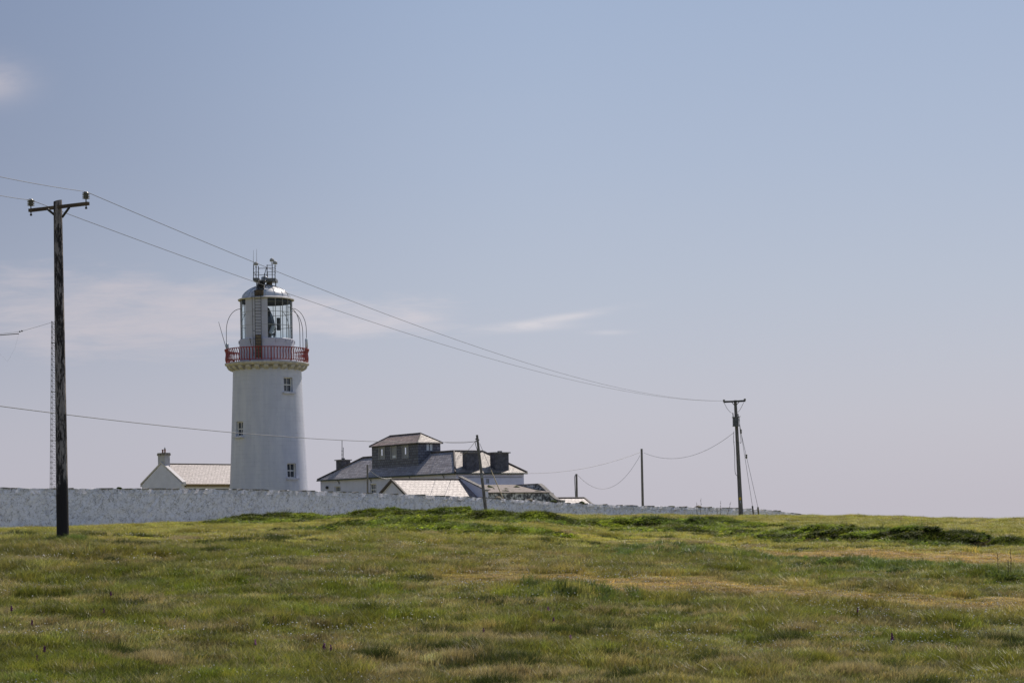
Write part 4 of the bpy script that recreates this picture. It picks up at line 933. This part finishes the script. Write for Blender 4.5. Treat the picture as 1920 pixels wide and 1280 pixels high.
# ------------------------------------------------------------------ cottage left of the tower
cO = at(341, 905.8, 206); wC = Vector((math.sin(R(45)), math.cos(R(45)), 0)); gCd = Vector((-wC.y, wC.x, 0))
q = at(266, 906, 1).x; Wg = (q*cO.y-cO.x)/(gCd.x-q*gCd.y); hh = Wg/2
def PK(s, g, z): return Vector((cO.x, cO.y, 0))+wC*s+gCd*g+UP*z
zek = cO.z; zrk = zat(318, 869.6, PK(.8, hh, 0).y); gk = gz(cO.x, cO.y)-.6; lenK = 9.5
KO = thing('cottage', 'small white gabled cottage with sunlit slate roof left of the lighthouse', 'cottage', (cO.x, cO.y, gk))
MB().prism([PK(0, .0, gk), PK(0, .0, zek), PK(0, hh, zrk), PK(0, Wg, zek), PK(0, Wg, gk)], wC*.32).build('gable', MAT['gable_wall'], KO)
MB().prism([PK(.34, .12, gk), PK(.34, .12, zek-.12), PK(.34, hh, zrk-.12), PK(.34, Wg-.12, zek-.12), PK(.34, Wg-.12, gk)], wC*(lenK-.4)).build('wall', MAT['gable_wall'], KO)
rm = MB()
for g in (0, Wg): slab(rm, [PK(.3, hh, zrk), PK(lenK, hh, zrk), PK(lenK, g+(-.15 if g == 0 else .15), zek-.05), PK(.3, g+(-.15 if g == 0 else .15), zek-.05)], .09)
kr = rm.build('roof', MAT['slate_pale'], KO); MB().tube([PK(.3, hh, zrk+.03), PK(lenK, hh, zrk+.03)], .08, 6).build('ridge_tiles', MAT['ridge_tile'], kr)
MB().tube([PK(.4, -.22, zek-.12), PK(lenK, -.22, zek-.12)], .08, 6).box(PK(lenK/2+.2, -.03, zek-.28), (lenK-.5, .28, .2), (wC, gCd, UP)).build('gutter', MAT['brown_panel'], KO)
cp = MB()
for g0, g1 in ((-.22, hh), (Wg+.22, hh)): cp.prism([PK(-.06, g0, zek+.02), PK(-.06, g0, zek+.16), PK(-.06, g1, zrk+.24), PK(-.06, g1, zrk+.04)], wC*.46)
for g0 in (-.10, Wg+.10): cp.box(PK(.17, g0, zek-.10), (.42, .30, .22), (wC, gCd, UP))
cp.build('skew_coping', MAT['pinky_coping'], KO)
zct = zat(306, 850, PK(.3, hh, 0).y); zcb = zrk-.9
kc = MB().box(PK(.345, hh, (zct+zcb)/2), (.66, 1.30, zct-zcb), (wC, gCd, UP)).build('chimney', MAT['chimney_render'], KO)
MB().box(PK(.345, hh, zct-.12), (.80, 1.44, .2), (wC, gCd, UP)).box(PK(.345, hh, zct+.02), (.74, 1.38, .1), (wC, gCd, UP)).build('chimney_cap', MAT['cap_stone'], kc)
for k, dg in enumerate((.20, -.22)):
    c = PK(.345, hh+dg, zct+.05); MB().lathe([(.001, 0), (.105, 0), (.085, .10), (.085, .32), (.11, .34), (.11, .40), (.001, .40)], c, 14).build('chimney_pot', MAT['terracotta'], kc)
    if k: MB().lathe([(.08, .40), (.10, .46), (.09, .54), (.03, .60), (.001, .70)], c, 10).build('cowl', MAT['pale_metal'], kc)

# ------------------------------------------------------------------ poles
def pole(name, label, base, top, r0, r1, m_='pole_wood_grey', group='wooden utility poles', sl=0.0):
    root = thing(name, label, 'utility pole', base, group); n = 10
    pts = [base.lerp(top, i/n)+UP*(-.4 if i == 0 else 0) for i in range(n+1)]; mb = MB(); mb.tube(pts, [r0+(r1-r0)*i/n for i in range(n+1)], 20)
    if sl:
        for i in range(len(mb.v)):
            v = Vector(mb.v[i])
            if (v-top).length < r1*1.5: mb.v[i] = (v.x, v.y, v.z+(v.x-top.x)*sl)
    mb.build('shaft', MAT[m_], root); return root
D1 = 45.0; b1 = at(117.8, 1008, D1); t1 = at(108.2, 377, D1); b1.z = min(b1.z, gz(b1.x, b1.y)+.02)
NP = pole('utility_pole', 'tallest nearest pole with peeling bark and tarred foot at the left', b1, t1, .145, .098, 'pole_wood', sl=.25)
def arm_of(root, A, B, th, tv, pins, mt='black_metal', brace=None):
    d = (B-A).normalized(); nn = d.cross(UP).normalized(); up = nn.cross(d); arm = MB().box((A+B)/2, ((B-A).length, th, tv), (d, nn, up)).build('crossarm', MAT['rust_box'] if mt == 'rust' else MAT[mt], root)
    if brace:
        mb = MB()
        for a_, b_ in brace: mb.tube([a_, b_], .018 if (B-A).length < 1.8 and A.y < 80 else .03, 5)
        mb.build('brace', MAT[mt if mt != 'rust' else 'black_metal'], root)
    return arm
A = at(57.5, 396.3, 45.5); B = at(168, 383.2, 44.6); off = Vector((.0, -.12, 0))
arm = arm_of(NP, A+off, B+off, .075, .075, None, 'rust', [(at(91.5, 394, 45)+off, at(102, 403, 45)), (at(132, 391, 44.8)+off, at(117, 407, 44.9))])
def insulator(c, parent, r, h):
    pr = [(.001, 0), (r*.55, 0)]; k = 4
    for i in range(k): z = h*i/k; pr += [(r*.62, z+.01), (r, z+h*.07), (r*.95, z+h*.13), (r*.62, z+h*.2)]
    pr += [(r*.6, h*.98), (r*.55, h*1.04), (.001, h*1.04)]
    o = MB().lathe(pr, c, 18).build('insulator', MAT['insulator_brown'], parent); MB().tube([c-UP*.22, c], .014, 6).tube([c-UP*.23, c-UP*.19], .028, 6).build('pin', MAT['black_metal'], o)
insL = at(60.3, 387.8, 45.5)+off; insR = at(163.4, 374.8, 44.65)+off
insulator(insL, arm, .088, .155); insulator(insR, arm, .088, .155)
# far pole with transformer
D2 = 158.0; b2 = at(1389.6, 967, D2); t2 = at(1378.6, 750, D2); b2.z = min(b2.z, gz(b2.x, b2.y)+.05)
FP = pole('utility_pole', 'grey pole with crossarm and transformer box beside two guy wires', b2, t2, .19, .12)
AL = at(1356.5, 753.3, D2-.2); AR = at(1397.5, 751.3, D2-.2)
arm2 = arm_of(FP, AL, AR, .14, .14, None, 'black_metal', [(at(1371, 752.5, D2-.2), at(1376.5, 759, D2-.1)), (at(1386.5, 752.5, D2-.2), at(1380.5, 759, D2-.1))])
for x, y in ((1357.5, 751.6), (1396.5, 749.8)):
    c = at(x, y, D2-.2); MB().tube([c-UP*.06, c+UP*.12], .09, 8).build('insulator', MAT['insulator_brown'], arm2)
tc = at(1379.4, 790.5, D2-.42)
tr = MB().box(tc, (.46, .44, .70)).box(tc+UP*.37, (.56, .52, .06)).box(tc-UP*.36, (.50, .46, .04))
for k in range(4): tr.box(tc+Vector((-.18+.12*k, -.24, -.05)), (.03, .05, .5))
trf = tr.build('transformer', MAT['grey_metal'], FP)
MB().tube([tc+Vector((-.2, 0, .4)), tc+Vector((-.22, 0, .72))], .04, 6).tube([tc+Vector((.22, 0, .4)), tc+Vector((.2, 0, .66))], .04, 6).tube([tc+Vector((.28, .1, .42)), tc+Vector((.42, .1, .44))], .03, 6).build('bushing', MAT['black_metal'], trf)
MB().box(at(1387.6, 934.3, D2-.175), (.18, .02, .22)).build('warning_plate', MAT['yellow_sign'], FP)
MB().box(at(1388.2, 940.5, D2-.18), (.05, .02, .15)).build('number_tag', MAT['pane_light'], FP)
ck = MB()
def curve(pts, k=6):
    o = []; P = [Vector(p) for p in pts]; P = [P[0]]+P+[P[-1]]
    for i in range(1, len(P)-2):
        for j in range(k):
            t = j/k; a, b, c, d = P[i-1:i+3]; o.append(.5*((2*b)+(c-a)*t+(2*a-5*b+4*c-d)*t*t+(3*b-a-3*c+d)*t**3))
    return o+[P[-2]]
f2 = D2-.3
ck.tube(curve([at(1357.5, 754, f2), at(1363, 765, f2), at(1369, 772, f2), at(1374, 774, f2)]), .016, 4).tube(curve([at(1394.5, 754, f2), at(1388, 767, f2), at(1383, 773, f2)]), .016, 4)
ck.tube(curve([at(1376, 808, f2), at(1375.4, 825, f2), at(1377, 829, f2)]), .02, 4).tube(curve([at(1375.6, 826, f2), at(1377.5, 850, f2), at(1378.3, 884, f2), at(1382.5, 892, f2)]), .022, 4)
ck.tube(curve([at(1386.5, 782, f2), at(1387, 800, f2), at(1389.5, 828, f2), at(1387, 829, f2)]), .02, 4).build('jumper_cable', MAT['wire'], FP)
# leaning pole before the wall
D3 = 141.0; b3 = at(912.3, 958.5, D3); t3 = at(894.3, 815, D3); b3.z = min(b3.z, gz(b3.x, b3.y)+.05)
LPo = pole('utility_pole', 'dark wooden pole leaning left in front of the wall and house', b3, t3, .125, .085)
MB().box(t3.lerp(b3, .50)+Vector((.03, -.12, 0)), (.16, .08, .26)).build('junction_box', MAT['louvre_grey'], LPo)
MB().tube([at(891.5, 822, D3), at(893.8, 824, D3)], .05, 5).tube([at(891, 827, D3), at(894.5, 827, D3)], .045, 5).tube([at(896, 822, D3), at(898.5, 825, D3)], .035, 5).build('wire_bracket', MAT['black_metal'], LPo)
MB().tube(curve([at(890.8, 828, D3), at(892.5, 836, D3), at(896, 846, D3)]), .025, 4).build('jumper_cable', MAT['wire'], LPo)
# poles behind the wall
def back_pole(x0, yb, x1, yt, D, r, lab):
    t_ = at(x1, yt, D); b_ = at(x0, yb, D); g = gz(b_.x, D); d = (t_-b_); b_ = b_-d*((b_.z-g)/d.z); return pole('utility_pole', lab, b_, t_, r, r*.8)
P5 = 186.0; back_pole(1205.2, 947, 1203, 841, P5, .13, 'plain grey pole in the middle distance standing behind the wall')
P6 = 182.0; MPo = back_pole(1081.5, 933, 1080.8, 888, P6, .12, 'short pole with hanging cable beside the smallest roof')
MB().tube(curve([at(1081, 889.5, P6-.2), at(1077.5, 893, P6-.2), at(1078, 912, P6-.2), at(1079, 932, P6-.2)]), .035, 5).build('jumper_cable', MAT['wire'], MPo)
P7 = 158.0; back_pole(689.4, 924, 688.8, 871, P7, .085, 'thin short pole standing before the slate roof of the house')

# ------------------------------------------------------------------ wires
def span(name, label, A, B, sag, r, m_='wire', n=40, cat='wire', group='overhead wires'):
    pts = [A.lerp(B, i/n)-UP*(4*sag*(i/n)*(1-i/n)) for i in range(n+1)]; o = MB().tube(pts, r, 5).build(name, MAT[m_], None, A); return tag(o, label, cat, group)
def proj(P):
    d = P-Vector((0, 0, EYE)); X = d.x/d.y*F; Z = d.z/d.y*F; return HX+X*cr-Z*sr, HY-(X*sr+Z*cr)
def fit(A, B, px, py):
    """sag that takes the span through a photo point"""
    lo, hi = 0, 12
    for _ in range(40):
        s_ = (lo+hi)/2; y = None
        L0 = None
        for i in range(401):
            t = i/400; P = A.lerp(B, t)-UP*(4*s_*t*(1-t)); q = proj(P)
            if L0 is not None and (L0[0]-px)*(q[0]-px) <= 0 and q[0] != L0[0]: y = L0[1]+(q[1]-L0[1])*(px-L0[0])/(q[0]-L0[0]); break
            L0 = q
        if y is None: return 2.0
        if y < py: lo = s_
        else: hi = s_
    return s_
A1 = insR+UP*.17; A2 = insL+UP*.14
E1 = at(1396.5, 749.3, D2-.2); E2 = at(1357.5, 751.3, D2-.2)
span('power_line', 'upper power line from the big pole right insulator to the far pole', A1, E1, fit(A1, E1, 900, 652), .0075, 'power_wire')
span('power_line', 'lower power line from the big pole left insulator to the far pole', A2, E2, fit(A2, E2, 900, 666.5), .0075, 'power_wire')
dv1 = at(-60, 318.5, 36.5); dv2 = at(-60, 352.5, 37.5)
span('power_line', 'short upper power line leaving the frame left of the big pole', dv1, A1, .03, .007)
span('power_line', 'short lower power line leaving the frame left of the big pole', dv2, A2, .03, .007)
w3 = at(890.8, 827.3, D3); w0 = at(-60, 753, 70)
span('telephone_wire', 'dark cable crossing in front of the lighthouse to the leaning pole', w0, w3, fit(w0, w3, 430, 810), .017)
hcor = H.P(ba, br_, 0); span('telephone_wire', 'level wire from the lookout roof to the leaning pole top', at(828.5, 828, H.P(ba, br_, 0).y-.3), w3, .12, .015)
span('telephone_wire', 'short slanting wire from the leaning pole down to the house roof', w3, at(858, 854, 176), .25, .015)
he = at(983.5, 887, H.P(0, L2, 0).y); m1 = at(1200, 847.5, P5); m2 = at(1207.5, 848.5, P5)
span('telephone_wire', 'rising wire from the house right corner to the middle pole', he, m1, .55, .015)
fe = at(1375.5, 811, D2); span('telephone_wire', 'sagging wire between the middle pole and the far pole', m2, fe, fit(m2, fe, 1258, 859.3), .015)
s6 = at(1083.5, 890.5, P6); span('telephone_wire', 'deep sagging wire between the short pole and the middle pole', s6, at(1200, 853.5, P5), fit(s6, at(1200, 853.5, P5), 1127, 916), .015)
span('telephone_wire', 'pale wire from the thin short pole to the shed gable', at(690, 877.5, P7), at(734, 895.5, 160), .35, .022, 'steel_wire')
gtop = at(899.5, 831, D3); gbot = at(959, 959, D3-3); gbot.z = gz(gbot.x, gbot.y)
gw = thing('guy_wire', 'thin guy wire with tan sleeve propping the leaning pole', 'guy wire', gbot, 'guy wires')
MB().tube([gtop, gbot], .016, 5).build('cable', MAT['wire'], gw); MB().tube([gtop.lerp(gbot, .36), gtop.lerp(gbot, .74)], .038, 6).build('sleeve', MAT['tan_sleeve'], gw)
for lab, x0, y0, x1, y1, yi, xb, pl in (('left guy wire of the far pole running down to the darker short post', 1385.5, 785, 1410.8, 948, 808.5, 1414, 'dark'), ('right guy wire of the far pole running down to the paler short post', 1386, 796, 1421, 950, 855, 1424, 'pale')):
    a_ = at(x0, y0, D2); b_ = at(x1, y1, D2+.2); g = thing('guy_wire', lab, 'guy wire', b_, 'guy wires')
    MB().tube([a_, b_], .016, 5).build('cable', MAT['wire'], g); f = (yi-y0)/(y1-y0); c = a_.lerp(b_, f); MB().lathe([(.001, -.2), (.07, -.16), (.095, -.06), (.06, 0), (.095, .06), (.07, .16), (.001, .2)], c, 8).build('strain_insulator', MAT['insulator_brown'], g)
    f_ = at(xb, 967, D2+.2); f_.z = gz(f_.x, f_.y)-.2
    tag(MB().tube([f_, b_], .07, 8).build('guy_post', MAT['pole_wood_grey' if pl == 'dark' else 'lichen_stone'], None, f_), ('dark' if pl == 'dark' else 'paler')+' short leaning post anchoring a guy wire by the far pole', 'post', 'guy anchor posts')

# lattice mast and the wire aerial behind the big pole
DM = 215.0; mb_ = at(100.5, 917, DM); gzm = -1.2
zb = EYE-1.5; zt = at(104, 602, DM).z; cx0 = at(100.8, 915, DM); cx1 = at(103.8, 603, DM)
MA = thing('lattice_mast', 'thin grey lattice mast rising behind the nearest pole', 'mast', (cx0.x, DM, zb)); lm = MB(); br2 = MB()
def mw(z): f = (z-zb)/(zt-zb); return Vector((cx0.x+(cx1.x-cx0.x)*f*.6, DM, z)), (.44-.24*f)
Ls = [(-1, -1), (1, -1), (1, 1), (-1, 1)]; nseg = 40
for sx, sy in Ls:
    lm.tube([mw(zb)[0]+Vector((sx*mw(zb)[1], sy*mw(zb)[1], 0)), mw(zt)[0]+Vector((sx*mw(zt)[1], sy*mw(zt)[1], 0))], .03, 5)
for k in range(nseg):
    z0 = zb+(zt-zb)*k/nseg; z1 = zb+(zt-zb)*(k+1)/nseg; c0, r0 = mw(z0); c1, r1 = mw(z1)
    for j in range(4):
        a_, b_ = Ls[j], Ls[(j+1) % 4]; p = lambda c, r, s: c+Vector((s[0]*r, s[1]*r, 0))
        if j % 2 == 0: br2.tube([p(c0, r0, a_), p(c1, r1, b_)], .014, 3).tube([p(c0, r0, b_), p(c1, r1, a_)], .014, 3)
        br2.tube([p(c0, r0, a_), p(c0, r0, b_)], .014 if k % 9 else .035, 3)
lm.build('leg', MAT['grey_metal'], MA); br2.build('bracing', MAT['grey_metal'], MA)
tp = at(102.5, 602.5, DM); wa = thing('wire_aerial', 'thin wire with beads and rod strung left from the lattice mast', 'aerial', tp)
MB().tube([tp, at(70, 612.5, DM), at(41, 620.5, DM), at(36, 622, DM), at(-40, 630, DM)], .016, 4).tube([at(35, 627, DM), at(27, 655, DM), at(14, 678, DM), at(0, 663, DM), at(-12, 650, DM)], .005, 4).build('wire', MAT['wire'], wa)
MB().tube([at(35.5, 625.5, DM), at(-60, 632.5, DM)], .05, 6).build('rod', MAT['grey_metal'], wa)
bd = MB()
for x, y in ((37.2, 621.6), (41.2, 620.4)): bd.sphere(at(x, y, DM), .10, 8, 5)
bd.build('bead', MAT['black_metal'], wa)

# ------------------------------------------------------------------ dry stalks and orchids
stk = [(1307, 966, 1306, 941, 'short dry stalk left of the taller one by the wall clump'), (1313.5, 968, 1314.3, 933, 'tallest dry stalk beside the tan clump on the wall'), (1345, 968, 1344.5, 950, 'faint short dry stalk between the two pairs of stalks'), (1350.8, 968, 1351.4, 938, 'upright dry stalk nearest left of the slanting stalk'), (1361, 972, 1370.5, 940, 'slanting dark stalk just left of the far pole'),
       (1872.5, 1077, 1869.5, 1033, 'thin reddish stalk standing left of two others at the right'), (1891.5, 1078, 1890.5, 1048, 'faint middle stalk at the right edge of the field'), (1896, 1080, 1894.5, 1028, 'tallest thin stalk at the right edge of the field')]
for x0, y0, x1, y1, lab in stk:
    g = hit(x0, y0+3) if y0 > 1000 else None; D = g.y if g else 140.0
    a_ = at(x0, y0, D); b_ = at(x1, y1, D); a_.z = gz(a_.x, D)-.05; L = b_-a_; rs = random.Random(int(x0)); r = .008 if y0 > 1000 else .017
    pts = [a_+L*(i/6)+Vector((rs.uniform(-1, 1)*L.length*.012, 0, 0)) for i in range(7)]; mb = MB().tube(pts, [r*(1-.5*i/6) for i in range(7)], 5)
    for k in (3, 4, 5): mb.tube([pts[k], pts[k]+Vector((rs.choice((-1, 1))*L.length*.035, 0, L.length*.06))], r*.6, 4)
    tag(mb.build('dry_stalk', MAT['stick'], None, a_), lab, 'stalk', 'thin dry stalks')
orch = [(22, 1147, 'p', 'purple orchid nearest the left edge of the field'), (208, 1118, 'p', 'dark purple orchid farthest back of those below the big pole'), (60, 1175, 'p', 'small purple orchid on a tall stem near the left edge'), (195, 1152, 'p', 'tiny purple orchid directly below another on the left'),
        (84, 1228, 'p', 'purple orchid upper one of the near pair at bottom left'), (70, 1245, 'p', 'dark purple orchid lowest at bottom left'), (513, 1170, 'p', 'dark purple orchid alone in straw grass below the lighthouse'), (608, 1222, 'b', 'largest dark purple orchid, left of a close pair near the bottom'), (621, 1223, 'p', 'smaller orchid right beside the largest one'),
        (508, 1104, 'k', 'pale pink orchid in the grass under the lighthouse'), (479, 1212, 'k', 'small pinkish orchid left of the large close pair'), (912, 1163, 'p', 'purple orchid upper one of two near the picture middle'), (907, 1190, 'p', 'dark orchid lower one of two near the picture middle'), (1028, 1148, 'k', 'mauve orchid below the dark tall grass tuft'), (1038, 1168, 'p', 'purple orchid just below the mauve one'), (1070, 1203, 'k', 'pinkish orchid lowest of those right of the middle'),
        (1608, 1150, 'p', 'dark purple orchid highest of those at lower right'), (1673, 1203, 'b', 'bright purple orchid in the grass at lower right'), (1793, 1225, 'p', 'dark purple orchid lowest at the right'), (1827, 1158, 'k', 'mauve orchid beside the far right grass')]
for x, y, k, lab in orch:
    g = hit(x, y+7); D = g.y; top = at(x, y, D); h = max(.10, top.z-g.z); r = .030 if k == 'b' else .021; root = thing('orchid', lab, 'flower', g, 'wild orchids in the grass')
    hl = r*3.2; rs = random.Random(int(x*7+y)); mb = MB()
    c0 = Vector((g.x, g.y, g.z+h-hl*.5))
    MB().tube([g-UP*.03, c0], .004, 5).build('stem', MAT['stem_green'], root)
    for i in range(34):
        f = rs.random(); a_ = rs.uniform(0, 6.28); rr = r*(1-.65*f)*rs.uniform(.5, 1); c = c0+Vector((math.cos(a_)*rr, math.sin(a_)*rr, f*hl)); s_ = r*.38
        u = Vector((rs.uniform(-1, 1), rs.uniform(-1, 1), rs.uniform(-1, 1))).normalized(); v = u.orthogonal().normalized()
        mb.add([c-u*s_, c-v*s_*.7, c+u*s_, c+v*s_*.7], [(0, 1, 2, 3)])
    mb.tube([c0, c0+UP*hl], [r*.6, r*.15], 6); mb.build('flower_head', MAT['orchid_pink' if k == 'k' else 'orchid_purple'], root)
